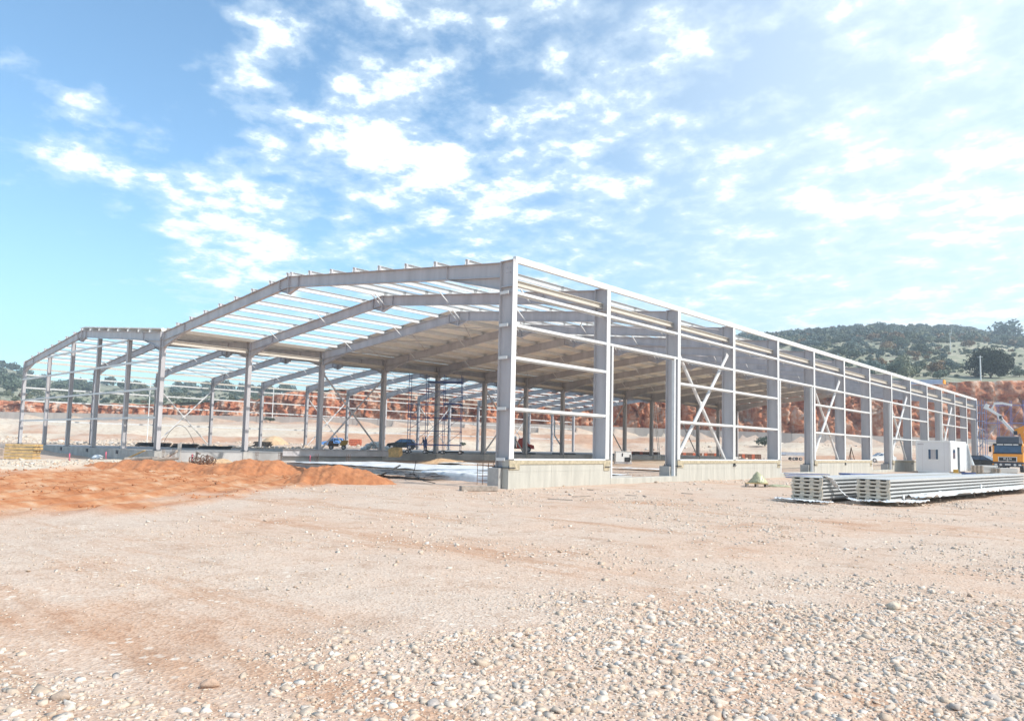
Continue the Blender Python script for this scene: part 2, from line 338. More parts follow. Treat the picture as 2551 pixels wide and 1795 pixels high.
def ground_material():
    m = bpy.data.materials.new('site_ground'); m.use_nodes = True; nt = m.node_tree; N = nt.nodes; L = nt.links
    b = N['Principled BSDF']; b.inputs['Roughness'].default_value = 0.95; b.inputs['Specular IOR Level'].default_value = 0.15
    geo = N.new('ShaderNodeNewGeometry'); P = geo.outputs['Position']
    def nz(sc, det=6, ro=0.6, vec=P):
        n = N.new('ShaderNodeTexNoise'); n.inputs['Scale'].default_value = sc; n.inputs['Detail'].default_value = det; n.inputs['Roughness'].default_value = ro
        L.new(vec, n.inputs['Vector']); return n.outputs[0]
    def ramp(src, stops):
        r = N.new('ShaderNodeValToRGB'); el = r.color_ramp.elements
        while len(el) < len(stops): el.new(0.5)
        for x, (p, c) in zip(el, stops): x.position = p; x.color = (*c, 1)
        L.new(src, r.inputs[0]); return r.outputs[0]
    def mix(f, a, c, mode='MIX'):
        n = N.new('ShaderNodeMix'); n.data_type = 'RGBA'; n.blend_type = mode
        for i, s in ((0, f), (6, a), (7, c)):
            if isinstance(s, (int, float)): n.inputs[i].default_value = s
            elif isinstance(s, tuple): n.inputs[i].default_value = (*s, 1)
            else: L.new(s, n.inputs[i])
        return n.outputs[2]
    big = ramp(nz(0.22, 7, 0.7), [(0.32, (0.60, 0.485, 0.395)), (0.46, (0.615, 0.49, 0.395)), (0.57, (0.61, 0.455, 0.35)), (0.70, (0.55, 0.36, 0.25))])
    mid = ramp(nz(1.3, 7, 0.7), [(0.36, (0.80, 0.73, 0.68)), (0.48, (1, 1, 1)), (0.70, (1.0, 1.0, 1.0))])
    col = mix(0.75, big, mid, 'MULTIPLY')
    vo = N.new('ShaderNodeTexVoronoi'); vo.inputs['Scale'].default_value = 38; L.new(P, vo.inputs['Vector'])
    spk = ramp(vo.outputs['Color'], [(0.2, (0.66, 0.54, 0.46)), (0.55, (1, 1, 1)), (0.85, (1.0, 1.0, 1.0))])
    col = mix(0.55, col, spk, 'MULTIPLY')
    mp = N.new('ShaderNodeMapping'); mp.inputs['Rotation'].default_value = (0, 0, -math.atan2(RGT.y, RGT.x)); mp.inputs['Scale'].default_value = (0.10, 0.75, 1); L.new(P, mp.inputs[0])
    lane = ramp(nz(1.0, 8, 0.72, mp.outputs[0]), [(0.36, (0.86, 0.72, 0.62)), (0.47, (1, 1, 1)), (0.6, (1, 1, 1))])      # wheel worn lanes of redder dirt
    col = mix(0.85, col, lane, 'MULTIPLY')
    vo2 = N.new('ShaderNodeTexVoronoi'); vo2.inputs['Scale'].default_value = 7; L.new(P, vo2.inputs['Vector'])
    chips = N.new('ShaderNodeMapRange'); L.new(vo2.outputs['Distance'], chips.inputs[0]); chips.inputs[1].default_value = 0.28; chips.inputs[2].default_value = 0.16
    chipn = ramp(nz(0.7, 4), [(0.45, (0, 0, 0)), (0.65, (1, 1, 1))])
    mm = N.new('ShaderNodeMath'); mm.operation = 'MULTIPLY'; L.new(chips.outputs[0], mm.inputs[0]); L.new(chipn, mm.inputs[1])
    col = mix(mm.outputs[0], col, (0.74, 0.66, 0.56))
    at = N.new('ShaderNodeAttribute'); at.attribute_name = 'soil'
    red = ramp(nz(0.9, 7, 0.7), [(0.32, (0.34, 0.125, 0.05)), (0.46, (0.48, 0.20, 0.09)), (0.56, (0.55, 0.285, 0.15)), (0.67, (0.60, 0.42, 0.29))])
    col = mix(at.outputs['Fac'], col, red)
    ag = N.new('ShaderNodeAttribute'); ag.attribute_name = 'rubble'
    rubc = ramp(nz(1.0, 8, 0.8), [(0.30, (0.40, 0.26, 0.17)), (0.5, (0.66, 0.56, 0.44)), (0.7, (0.72, 0.62, 0.50))])
    col = mix(ag.outputs['Fac'], col, rubc)
    L.new(col, b.inputs['Base Color'])
    hsum = N.new('ShaderNodeMath'); hsum.operation = 'ADD'; L.new(nz(5, 8, 0.7), hsum.inputs[0]); L.new(vo.outputs['Distance'], hsum.inputs[1])
    bp = N.new('ShaderNodeBump'); bp.inputs['Strength'].default_value = 0.30; bp.inputs['Distance'].default_value = 0.05
    L.new(hsum.outputs[0], bp.inputs['Height']); L.new(bp.outputs[0], b.inputs['Normal'])
    return m

def build_ground():
    E = axis([(-220, -40, 20), (-40, 2.4, 2), (2.4, 10, 0.07), (10, 30, 0.12), (30, 52, 0.25), (52, 100, 0.8), (100, 212, 1.3)])
    Lx = axis([(-420, -140, 14), (-140, -40, 1.6), (-40, -24, 0.5), (-24, -7, 0.14), (-7, 8, 0.10), (8, 22, 0.2), (22, 50, 0.8), (50, 140, 1.6), (140, 420, 14)])
    e, l = np.meshgrid(E, Lx, indexing='ij')
    z = ground_h(e, l)
    we = np.interp(l, WL, WE); wt = np.interp(l, WL, WT)
    z = np.where(e > we + 0.3, wt - 0.05, z)                # the road behind the wall
    x, y = world_xy(e, l)
    sm = soil_mask(e, l)
    rub = sstep(60, 75, e) * sstep(0.38, 0.55, fbm(e * 0.07, l * 0.045, 4, 91)) * 0.9
    rub = np.maximum(rub, sstep(2.5, -1, np.hypot((e - 38) / 1.6, l + 25) - 5.5))
    sm = np.maximum(sm, 0.5 * sstep(100, 118, e) * sstep(0.50, 0.62, fbm(e * 0.10, l * 0.03, 3, 71)) * (e < we))
    rub = np.where(e > we, 0, rub)
    me = np_mesh('ground', np.stack([x, y, z], -1).reshape(-1, 3), grid_faces(*e.shape)[:, ::-1], ground_material(), {'soil': sm.ravel(), 'rubble': rub.ravel()}, smooth=True)
    tag(link('ground', me), 'pinkish gravel and dirt ground of the site', kind='structure')
build_ground()

def rock_material():
    m = bpy.data.materials.new('red_rock'); m.use_nodes = True; nt = m.node_tree; N = nt.nodes; L = nt.links
    b = N['Principled BSDF']; b.inputs['Roughness'].default_value = 0.95; b.inputs['Specular IOR Level'].default_value = 0.1
    geo = N.new('ShaderNodeNewGeometry'); mp = N.new('ShaderNodeMapping'); mp.inputs['Scale'].default_value = (1, 1, 0.6); L.new(geo.outputs['Position'], mp.inputs[0])
    n = N.new('ShaderNodeTexNoise'); n.inputs['Scale'].default_value = 0.42; n.inputs['Detail'].default_value = 9; n.inputs['Roughness'].default_value = 0.72; L.new(mp.outputs[0], n.inputs['Vector'])
    r = N.new('ShaderNodeValToRGB'); el = r.color_ramp.elements
    for _ in range(3): el.new(0.5)
    for x, (p, c) in zip(el, [(0.33, (0.15, 0.05, 0.032)), (0.41, (0.37, 0.125, 0.065)), (0.49, (0.50, 0.205, 0.11)), (0.55, (0.56, 0.31, 0.20)), (0.64, (0.62, 0.50, 0.42))]): x.position = p; x.color = (*c, 1)
    L.new(n.outputs[0], r.inputs[0]); L.new(r.outputs[0], b.inputs['Base Color'])
    bp = N.new('ShaderNodeBump'); bp.inputs['Strength'].default_value = 1; bp.inputs['Distance'].default_value = 0.5; L.new(n.outputs[0], bp.inputs['Height']); L.new(bp.outputs[0], b.inputs['Normal'])
    return m
def facets(x, y, seed):
    """sharp edged blocks: every cell of a jittered grid is a tilted plane of its own"""
    ix, iy = np.floor(x), np.floor(y); best = np.full(x.shape, 1e9); out = np.zeros(x.shape)
    for dx in (-1, 0, 1):
        for dy in (-1, 0, 1):
            cx, cy = ix + dx, iy + dy; px = cx + hash2(cx, cy, seed); py = cy + hash2(cx, cy, seed + 1)
            d = (x - px) ** 2 + (y - py) ** 2; val = hash2(cx, cy, seed + 2) - 0.5 + (x - px) * (hash2(cx, cy, seed + 3) - 0.5) * 1.1 + (y - py) * (hash2(cx, cy, seed + 4) - 0.35) * 1.1
            m = d < best; best = np.where(m, d, best); out = np.where(m, val, out)
    return out
def build_cliff():
    ls = np.concatenate([np.arange(-330, -140, 1.0), np.arange(-140, 130, 0.36), np.arange(130, 300, 1.0)]); vs_ = np.linspace(0, 1, 44)
    v, l = np.meshgrid(vs_, ls, indexing='ij')
    we = np.interp(l, WL, WE); zb = np.interp(l, WL, WT) - 0.4; zt = np.interp(l, CL, CT) + (fbm(l * 0.06, l * 0, 3, 3) - 0.5) * 1.6 + (fbm(l * 0.5, l * 0, 2, 13) - 0.5) * 0.9
    z = zb + (zt - zb) * v
    wl = l + (fbm(l * 0.3, z * 0.3, 3, 171) - 0.5) * 2.5; wz_ = z + (fbm(l * 0.3, z * 0.3, 3, 172) - 0.5) * 1.6
    d = (fbm(l * 0.10, z * 0.05, 3, 61) - 0.5) * 6 + facets(wl * 0.20, wz_ * 0.15, 161) * 3.2 + facets(wl * 0.55, wz_ * 0.42, 162) * 1.9 + facets(wl * 1.2, wz_ * 1.1, 163) * 0.9
    d += (fbm(l * 1.6, z * 1.2, 3, 63, 0.6) - 0.5) * 0.9 + 1.5 * sstep(0.58, 0.68, fbm(l * 0.8, z * 0.10, 3, 67))
    e = we + 9 + v * (zt - zb) * 0.30 + d * (0.35 + 0.65 * np.sin(np.clip(v, 0, 1) * math.pi) ** 0.5)
    x, y = world_xy(e, l)
    # a lip running back under the hillside
    e2 = e[-1] + 7; x2, y2 = world_xy(e2, ls)
    V = np.concatenate([np.stack([x, y, z], -1).reshape(-1, 3), np.stack([x2, y2, zt[-1] - 0.6], -1)])
    me = np_mesh('rock_cutting', V, grid_faces(len(vs_) + 1, len(ls))[:, ::-1], rock_material())
    tag(link('cliff', me), 'red and orange rock cutting behind the site', kind='structure')
build_cliff()

RP = np.array([-900, -400, 0, 60, 150, 400, 600, 900, 1250, 1420, 1600, 1800, 1930, 2000, 2200, 2400, 2551, 2900, 3400.])
RA = np.array([200, 185, 165, 148, 132, 128, 122, 112, 112, 140, 225, 278, 288, 298, 312, 312, 296, 280, 250.])
def hill_h(e, l):
    u = l / np.maximum(e, 1) * F_PX + CX
    we = np.interp(l, WL, WE); ct = np.interp(l, CL, CT)
    e1 = np.interp(u, [0, 1300, 1700, 2551], [440, 420, 430, 450])
    zr = CAM.z + np.interp(u, RP, RA) / F_PX * e1
    e0 = we + 16
    t = np.clip((e - e0) / (e1 - e0), 0, 1)
    z = ct + 0.3 + (zr - ct) * np.where(u < 1000, t ** 1.2, t ** 1.05)
    back = sstep(0, 1, (e - e1) / 400)
    z = z - back * np.maximum(zr - 8, 0) * 0.75
    return z + (fbm(e * 0.03, l * 0.03, 4, 101) - 0.5) * 5 * sstep(0, 0.2, t) + (fbm(e * 0.15, l * 0.15, 3, 105) - 0.5) * 0.8
def hill_material():
    m = bpy.data.materials.new('hillside_scrub_ground'); m.use_nodes = True; nt = m.node_tree; N = nt.nodes; L = nt.links
    b = N['Principled BSDF']; b.inputs['Roughness'].default_value = 0.95; b.inputs['Specular IOR Level'].default_value = 0.1
    geo = N.new('ShaderNodeNewGeometry'); n = N.new('ShaderNodeTexNoise'); n.inputs['Scale'].default_value = 0.28; n.inputs['Detail'].default_value = 10; n.inputs['Roughness'].default_value = 0.7
    L.new(geo.outputs['Position'], n.inputs['Vector'])
    r = N.new('ShaderNodeValToRGB'); el = r.color_ramp.elements
    for _ in range(2): el.new(0.5)
    for x, (p, c) in zip(el, [(0.32, (0.17, 0.19, 0.12)), (0.45, (0.27, 0.28, 0.19)), (0.53, (0.36, 0.34, 0.25)), (0.64, (0.47, 0.40, 0.30))]): x.position = p; x.color = (*c, 1)
    L.new(n.outputs[0], r.inputs[0]); L.new(r.outputs[0], b.inputs['Base Color'])
    bp = N.new('ShaderNodeBump'); bp.inputs['Strength'].default_value = 0.8; bp.inputs['Distance'].default_value = 0.6; L.new(n.outputs[0], bp.inputs['Height']); L.new(bp.outputs[0], b.inputs['Normal'])
    return m
def build_hill():
    t = np.concatenate([np.linspace(0, 1, 70), np.linspace(1.05, 4.5, 24)])
    us = np.linspace(-1100, 3650, 300)
    T, U = np.meshgrid(t, us, indexing='ij')
    # start just behind the cutting's lip
    k = (U - CX) / F_PX
    e0 = np.full(U.shape, 170.0)
    for _ in range(6): e0 = np.interp(k * e0, WL, WE) + 14.5
    e = e0 + T * 270; l = k * e
    z = hill_h(e, l); x, y = world_xy(e, l)
    me = np_mesh('hill', np.stack([x, y, z], -1).reshape(-1, 3), grid_faces(*e.shape)[:, ::-1], hill_material(), smooth=True)
    tag(link('hill', me), 'scrub covered hillside above the rock cutting', kind='structure')
build_hill()

# ------------------------------------------------------------------ retaining wall
def build_retaining_wall():
    root = empty('retaining_wall', (*world_xy(float(np.interp(0, WL, WE)), 0), 4.5))
    tag(root, 'long low grey concrete retaining wall at the foot of the red rock', 'wall')
    ls = np.arange(-230, 236, 6.0)
    for a, b in zip(ls[:-1], ls[1:]):
        mb = MB(); vs_ = []
        for l_ in (a + 0.03, b - 0.03):
            e_ = float(np.interp(l_, WL, WE)); zt = float(np.interp(l_, WL, WT)); zb = float(np.interp(l_, WL, WZ)) - 1.0
            for de, z_ in ((0, zb), (0.45, zb), (0.35, zt), (0.02, zt)):
                x, y = world_xy(e_ + de, l_); vs_.append((x - root.location.x, y - root.location.y, z_ - root.location.z))
        mb.poly(vs_, [(0, 1, 2, 3), (7, 6, 5, 4), (0, 3, 7, 4), (1, 5, 6, 2), (2, 6, 7, 3), (0, 4, 5, 1)])
        mb.build('wall_panel', M_WALL, root)
build_retaining_wall()

# ------------------------------------------------------------------ floor of the hall
S = 30.86; NB = 14; BAY = 6.0; YL = NB * BAY
ZF = 0.74                       # column base level
def floor_slab():
    x0, x1 = -2 * S - 0.2, -S + 0.45
    tops = MB()
    nx, ny = 5, 14
    for i in range(nx):
        for j in range(ny):
            a = x0 + (x1 - x0) * i / nx; b = x0 + (x1 - x0) * (i + 1) / nx
            c = 0.1 + (YL - 0.1) * j / ny; d = 0.1 + (YL - 0.1) * (j + 1) / ny
            tops.box(((a + b) / 2, (c + d) / 2, ZF - 0.04 - 0.6), (b - a - 0.02, d - c - 0.02, 1.2))
    tag(tops.build('floor_slab', M_SLAB), 'grey concrete floor slab of the left hall', kind='structure')
floor_slab()

# ------------------------------------------------------------------ steel frame
ZE = 8.36; ZV = 8.42; ZA = 9.95; RD = 0.57
XR = -15.63; XL = -46.4
bld = empty('steel_frame_building', (0, 0, 0))
tag(bld, 'grey steel portal frame of a long two span warehouse under construction, partly roofed', 'building')
def column_mesh(x0, x1, z1, fw=0.26):
    b = MB(); z0 = ZF
    h = (z0 + z1) / 2; H = z1 - z0
    b.box(((x0 + x1) / 2, 0, h), (x1 - x0 - 0.05, 0.014, H))
    b.box((x0 + 0.012, 0, h), (0.024, fw, H)); b.box((x1 - 0.012, 0, h), (0.024, fw, H))
    return b
def base_plate_mesh(x0, x1):
    b = MB(); b.box(((x0 + x1) / 2, 0, ZF + 0.015), (x1 - x0 + 0.14, 0.36, 0.03))
    for sx in (x0 + 0.0, x1 - 0.0):
        for sy in (-0.12, 0.12): b.tube((sx, sy, ZF - 0.02), (sx, sy, ZF + 0.10), 0.02, 6)
    return b.mesh('base_plate', M_DARK)
cR = column_mesh(-0.66, 0.0, 8.40)
for zz in (7.40, 8.38): cR.box((-0.35, 0, zz), (0.64, 0.22, 0.02))
for zz in (7.95, 8.12):
    for xx in (-0.42, -0.25):
        cR.tube((xx, -0.03, zz), (xx, 0.03, zz), 0.022, 6)
mR = cR.mesh('column', M_STEEL)
cM = column_mesh(-S - 0.21, -S + 0.21, 8.45)
for zz in (7.45, 8.0): cM.box((-S, 0, zz), (0.36, 0.24, 0.02))
mM = cM.mesh('column', M_STEEL)
mL = column_mesh(-2 * S, -2 * S + 0.40, 8.40, 0.24).mesh('column', M_STEEL)
bpR, bpM, bpL = base_plate_mesh(-0.70, 0), base_plate_mesh(-S - 0.21, -S + 0.21), base_plate_mesh(-2 * S, -2 * S + 0.4)
for k in range(NB + 1):
    for me, bp in ((mR, bpR), (mM, bpM), (mL, bpL)):
        c = link('column', me, bld, (0, k * BAY, 0))
        link('base_plate', bp, c)
# gable wind columns of the left span
def zroof(x):
    if x > XR: return ZE + (ZA - ZE) * (-0.7 - x) / (-0.7 - XR)
    if x > -S: return ZV + (ZA - ZV) * (x + S) / (XR + S)
    if x > XL: return ZV + (ZA - ZV) * (-S - x) / (-S - XL)
    return ZE + (ZA - ZE) * (x + 2 * S) / (XL + 2 * S)
WIND = (-54.75, -48.75, -42.8, -36.85)
for x in WIND:
    b = MB(); z1 = zroof(x) - RD - 0.02
    b.box((x, 0.13, (ZF + z1) / 2), (0.014, 0.26, z1 - ZF)); b.box((x, 0.005, (ZF + z1) / 2), (0.26, 0.02, z1 - ZF)); b.box((x, 0.255, (ZF + z1) / 2), (0.26, 0.02, z1 - ZF))
    c = b.build('gable_post', M_STEEL, bld)
    p = MB(); p.box((x, 0.13, ZF + 0.012), (0.4, 0.4, 0.024)); p.build('base_plate', M_DARK, c)
# rafters: web polygon with haunch and apex knee, flanges as strips
def rafter_mesh(xa, za, xb, zb, hx, hd):
    """from eave (xa,za) to apex (xb,zb): top edge straight, haunch hx long and hd deep at the eave"""
    s = 1 if xb > xa else -1; sl = (zb - za) / (xb - xa)
    zt = lambda x: za + (x - xa) * sl
    xh = xa + s * hx; xk = xb - s * 0.85
    web = [(xa, zt(xa)), (xb, zb), (xb, zb - RD - 0.33), (xk, zt(xk) - RD), (xh, zt(xh) - RD), (xa, zt(xa) - hd)]
    b = MB(); b.prism(web, 'y', -0.006, 0.006)
    def strip(x0, z0, x1, z1, t=0.02, w=0.22): b.bar((x0, 0, z0), (x1, 0, z1), w, t)
    strip(xa, zt(xa) - 0.01, xb, zb - 0.01)
    strip(xa, zt(xa) - RD + 0.01, xb, zb - RD + 0.01, w=0.2)
    strip(xa, zt(xa) - hd, xh, zt(xh) - RD)
    strip(xk, zt(xk) - RD - 0.005, xb, zb - RD - 0.33, w=0.2)
    for x in (xh, xb - s * 0.9):
        b.bar((x, 0, zt(x) - 0.02), (x, 0, zt(x) - RD + 0.02), 0.018, 0.19, up=(0, 1, 0))
    b.bar((xb - s * 0.013, 0, zb - 0.0), (xb - s * 0.013, 0, zb - RD - 0.36), 0.024, 0.23, up=(0, 1, 0))
    return b.mesh('rafter', M_STEEL)
RAF = [rafter_mesh(-0.70, ZE, XR + 0.001, ZA, 2.95, 1.02), rafter_mesh(-S + 0.21, ZV, XR - 0.001, ZA, 2.95, 1.02),
       rafter_mesh(-S - 0.21, ZV, XL + 0.001, ZA, 2.95, 1.02), rafter_mesh(-2 * S + 0.4, ZE, XL - 0.001, ZA, 2.4, 0.92)]
for k in range(NB + 1):
    for me in RAF: link('rafter', me, bld, (0, k * BAY, 0))
# purlins (Z sections standing on the rafters)
def zsec(b, p0, p1, h, fl, up, t=0.012):
    b.bar(p0, p1, t, h, up, (0, h / 2)); b.bar(p0, p1, fl, t, up, (fl / 2, h - t / 2)); b.bar(p0, p1, fl, t, up, (-fl / 2, t / 2))
def purlin_mesh(sl):
    up = Vector((-sl, 0, 1)).normalized(); b = MB(); zsec(b, (0, -0.12, 0), (0, BAY + 0.12, 0), 0.22, 0.075, up)
    return b
slope_def = []
for (xa, za, xb, zb) in ((-0.7, ZE, XR, ZA), (-S + .21, ZV, XR, ZA), (-S - .21, ZV, XL, ZA), (-2 * S + .4, ZE, XL, ZA)):
    slope_def.append((xa, za, xb, zb, (zb - za) / (xb - xa)))
lines = []
for si, (xa, za, xb, zb, sl) in enumerate(slope_def):
    n = 8
    for i in range(1, n + 1):
        x = xa + (xb - xa) * i / n
        if i == n: x -= 0.16 * (1 if xb > xa else -1)
        lines.append((si, x, za + (x - xa) * sl))
pm = [purlin_mesh(s[4]) for s in slope_def]; pmesh = [p.mesh('purlin', M_GALV) for p in pm]
todo = []
for (si, x, z) in lines:
    for k in range(NB):
        e, _ = site_el(x, k * BAY + 3); todo.append(((e if si != 2 else e + 90), si, x, z, k))
todo.sort()
for (_, si, x, z, k) in todo[:300]: link('purlin', pmesh[si], bld, (x, k * BAY, z))
rest = MB()
for (_, si, x, z, k) in todo[300:]:
    for f, m_ in zip(pm[si].f, pm[si].m): pass
    rest.poly([(v[0] + x, v[1] + k * BAY, v[2] + z) for v in pm[si].v], pm[si].f)
o = rest.build('distant_purlins', M_GALV, bld); o['kind'] = 'stuff'
# purlin cleats on the front rafters
for (si, x, z) in lines:
    if si == 2: continue
    b = MB(); b.box((x + 0.05, -0.02, z + 0.10), (0.09, 0.10, 0.20)); b.build('purlin_cleat', M_STEEL, bld)
# flange stays from purlin to rafter bottom
for (si, x, z) in lines:
    if si == 2: continue
    i = [l for l in lines if l[0] == si].index((si, x, z))
    if i % 3 != 1: continue
    for k in range(1, NB + 1):
        if k > 9 and si != 3: continue
        b = MB(); b.bar((x, -0.75, z + 0.02), (x, -0.02, z - RD + 0.05), 0.05, 0.05); b.build('flange_stay', M_GALV, bld, (0, k * BAY, 0))
# eave beams, eave struts, valley beams
def bay_part(name, b, m, ks, y0=0.0):
    me = b.mesh(name, m)
    for k in ks: link(name, me, bld, (0, k * BAY + y0, 0))
b = MB(); b.box((-0.06, BAY / 2, 8.40), (0.14, BAY - 0.012, 0.235)); bay_part('eave_beam', b, M_EAVE, range(NB))
b = MB(); b.box((-0.36, BAY / 2, 7.62), (0.02, BAY - 0.03, 0.20)); b.box((-0.36, BAY / 2, 7.72), (0.17, BAY - 0.03, 0.02)); b.box((-0.36, BAY / 2, 7.52), (0.17, BAY - 0.03, 0.02)); bay_part('eave_strut', b, M_BEIGE, range(NB))
b = MB(); b.box((-S, BAY / 2, 7.80), (0.02, BAY - 0.03, 0.24)); b.box((-S, BAY / 2, 7.92), (0.2, BAY - 0.03, 0.02)); b.box((-S, BAY / 2, 7.68), (0.2, BAY - 0.03, 0.02)); bay_part('valley_strut', b, M_BEIGE, range(NB))
b = MB(); b.prism([(-S - .5, 8.66), (-S - .35, 8.46), (-S + .35, 8.46), (-S + .5, 8.66), (-S + .47, 8.68), (-S + .33, 8.49), (-S - .33, 8.49), (-S - .47, 8.68)], 'y', 0.004, BAY - 0.004); bay_part('valley_gutter', b, M_BEIGE, range(NB))
b = MB(); b.box((-2 * S + .06, BAY / 2, 8.42), (0.12, BAY - 0.012, 0.2)); bay_part('eave_beam', b, M_BEIGE, range(NB))
b = MB(); b.box((-2 * S + .2, BAY / 2, 7.72), (0.12, BAY - 0.03, 0.16)); bay_part('eave_strut', b, M_BEIGE, range(NB))
# wall rails
RAILS = (2.89, 4.76, 5.96, 7.17)
DOORS = (1, 4, 7, 10, 13)
rail = MB(); rail.box((-0.072, BAY / 2, 0), (0.14, BAY - 0.27, 0.014)); rail.box((-0.012, BAY / 2, 0.0), (0.014, BAY - 0.27, 0.105)); rail.box((-0.135, BAY / 2, -0.05), (0.014, BAY - 0.3, 0.10))
rm = rail.mesh('wall_rail', M_GALV)
sill = MB(); sill.box((-0.13, BAY / 2, 1.065), (0.28, BAY - 0.27, 0.03)); sill.box((0.014, BAY / 2, 1.045), (0.012, BAY - 0.27, 0.07)); sm_ = sill.mesh('sill_rail', M_GALV)
fl = MB(); fl.box((0.006, 0, (1.08 + 8.27) / 2), (0.008, 0.25, 8.27 - 1.08)); flm = fl.mesh('sunlit_flange_face', M_EAVE)  # thin pale strip that paints sunlight onto each column's outer flange
post = MB(); post.box((-0.08, 0, (0.29 + 5.90) / 2), (0.14, 0.11, 5.61)); pom = post.mesh('door_post', M_GALV)
for k in range(NB):
    for z in RAILS:
        if k in DOORS and z < 5: continue
        link('wall_rail', rm, bld, (0, k * BAY, z))
    if k not in DOORS: link('sill_rail', sm_, bld, (0, k * BAY, 0))
    else:
        link('door_post', pom, bld, (0, k * BAY + 0.36, 0)); link('door_post', pom, bld, (0, (k + 1) * BAY - 0.36, 0))
for k in range(NB + 1): link('sunlit_flange_face', flm, bld, (0, k * BAY, 0))
# rail cleats on the front corner column
for z in RAILS + (1.05,):
    b = MB(); b.box((-0.38, -0.16, z), (0.42, 0.05, 0.11)); b.build('rail_cleat', M_EAVE, bld)
# rails of the left long wall and of the left gable
rl = MB(); rl.box((-2 * S - 0.06, BAY / 2, 0), (0.12, BAY - 0.012, 0.13)); rlm = rl.mesh('wall_rail', M_GALV)
for k in range(NB):
    for z in RAILS: link('wall_rail', rlm, bld, (0, k * BAY, z))
gx = [-2 * S + 0.1] + list(WIND) + [-S - 0.2]
for i in range(5):
    for z, rng_ in ((2.87, range(5)), (4.75, range(5)), (6.68, range(5)), (8.33, range(1, 4))):
        if i not in rng_: continue
        b = MB(); b.box(((gx[i] + gx[i + 1]) / 2, -0.07, z), (gx[i + 1] - gx[i] - 0.02, 0.12, 0.13)); b.build('gable_rail', M_GALV, bld)
# cross bracing
def xbrace(x, ks, zlo, zhi, r, m):
    for k in ks:
        for sgn in (0, 1):
            b = MB(); dx = 0.06 if sgn else -0.06
            y0, y1 = k * BAY + 0.22, (k + 1) * BAY - 0.22
            z0, z1 = (zlo, zhi) if sgn else (zhi, zlo)
            b.tube((x + dx, y0, z0), (x + dx, y1, z1), r, 8)
            for yy, zz in ((y0, z0), (y1, z1)): b.box((x + dx, yy, zz), (0.02, 0.3, 0.3))
            b.build('cross_brace', m, bld)
        b = MB(); b.box((x, k * BAY + BAY / 2, (zlo + zhi) / 2), (0.03, 0.34, 0.34)); b.build('brace_gusset', m, bld)
M_BRACE = mat('brace_tube_paint', (0.66, 0.64, 0.62), 0.45, var=0.05)
xbrace(-0.36, (2, 5, 8, 11), 1.0, 6.75, 0.085, M_BRACE)
xbrace(-S, (2, 5, 8, 11), 1.0, 6.75, 0.07, M_STEEL)
xbrace(-2 * S + 0.2, (2, 5, 8, 11), 1.0, 6.75, 0.07, M_BRACE)
# roof bracing rods below the purlins
for si in (0, 1, 3):
    xa, za, xb, zb, sl = slope_def[si]
    for k in (2, 5, 8, 11):
        for j in range(3):
            a = xa + (xb - xa) * (j / 3 + 0.01); c = xa + (xb - xa) * ((j + 1) / 3 - 0.01)
            for y0, y1 in ((0.1, 5.9), (5.9, 0.1)):
                b = MB(); b.tube((a, k * BAY + y0, za + (a - xa) * sl - 0.14), (c, k * BAY + y1, za + (c - xa) * sl - 0.14), 0.028, 5); b.build('bracing_rod', M_STEEL, bld)
# roof panels: one metre sheets from valley to ridge
def panel_mesh(xa, za, xb, zb):
    b = MB(); off = 0.235; s = 1 if xb > xa else -1
    xa2 = xa + s * 0.3; za2 = za + (zb - za) * 0.3 / abs(xb - xa)
    b.bar((xa2, 0.5, za2 + off), (xb - s * 0.04, 0.5, zb + off - 0.004), 0.985, 0.05, off=(0, 0.025))
    for y in (0.17, 0.5, 0.83): b.bar((xa2, y, za2 + off + 0.05), (xb - s * 0.04, y, zb + off + 0.046), 0.08, 0.04, off=(0, 0.02))
    return b.mesh('roof_panel', M_ROOF)
p1 = panel_mesh(*slope_def[1][:4]); p2 = panel_mesh(*slope_def[2][:4])
for j in range(12, 84): link('roof_panel', p1, bld, (0, j, 0))
for j in range(0, 84): link('roof_panel', p2, bld, (0, j, 0))

# ------------------------------------------------------------------ plinth walls
def plinth_thing(label, x, y0, y1, z1=1.04, base=-0.3):
    root = empty('plinth_wall', (x - 0.15, y0, 0)); tag(root, label, 'wall', 'concrete plinth segments under the right wall')
    b = MB(); b.box((0.0, (y1 - y0) / 2, (base + z1) / 2), (0.30, y1 - y0, z1 - base)); b.build('concrete_wall', M_PLINTH, root)
    for zz, hh in ((z1 - 0.09, 0.14),):
        q = MB(); q.box((0.168, (y1 - y0) / 2, zz), (0.03, y1 - y0 - 0.02, hh)); q.build('timber_batten', M_FORM, root)
    q = MB(); q.box((0.166, 0.3, z1 - 0.26), (0.028, 0.56, 0.2)); q.tube((0.16, 0.3, z1 - 0.2), (0.19, 0.3, z1 - 0.2), 0.035, 8); q.build('batten_end', M_FORM, root)
    q = MB(); q.box((0.166, y1 - y0 - 0.3, z1 - 0.30), (0.028, 0.4, 0.28)); q.build('batten_end', M_FORM, root)
    y = 1.2
    while y < y1 - y0 - 0.6:       # shutter joints left in the casting
        q = MB(); q.box((0.151, y, (z1 - 0.2) / 2), (0.012, 0.022, z1 - 0.25)); q.build('shutter_joint', M_PLINTH, root); y += 1.25
    q = MB(); q.box((0.151, (y1 - y0) / 2, z1 - 0.42), (0.012, y1 - y0 - 0.1, 0.02)); q.build('shutter_joint', M_PLINTH, root)
    return root
segs = [(0, 6, 'pale concrete plinth wall at the front corner column'), (12, 24, 'long pale plinth wall behind the yellow plastic film'),
        (30, 42, 'pale plinth wall behind the blue tube pile'), (48, 60, 'plinth wall running behind the white site cabin'), (66, 78, 'plinth wall beyond the white cabin, below the farthest cross brace')]
for a, c, lb in segs: plinth_thing(lb, 0.0, a - 0.14, c + 0.25)
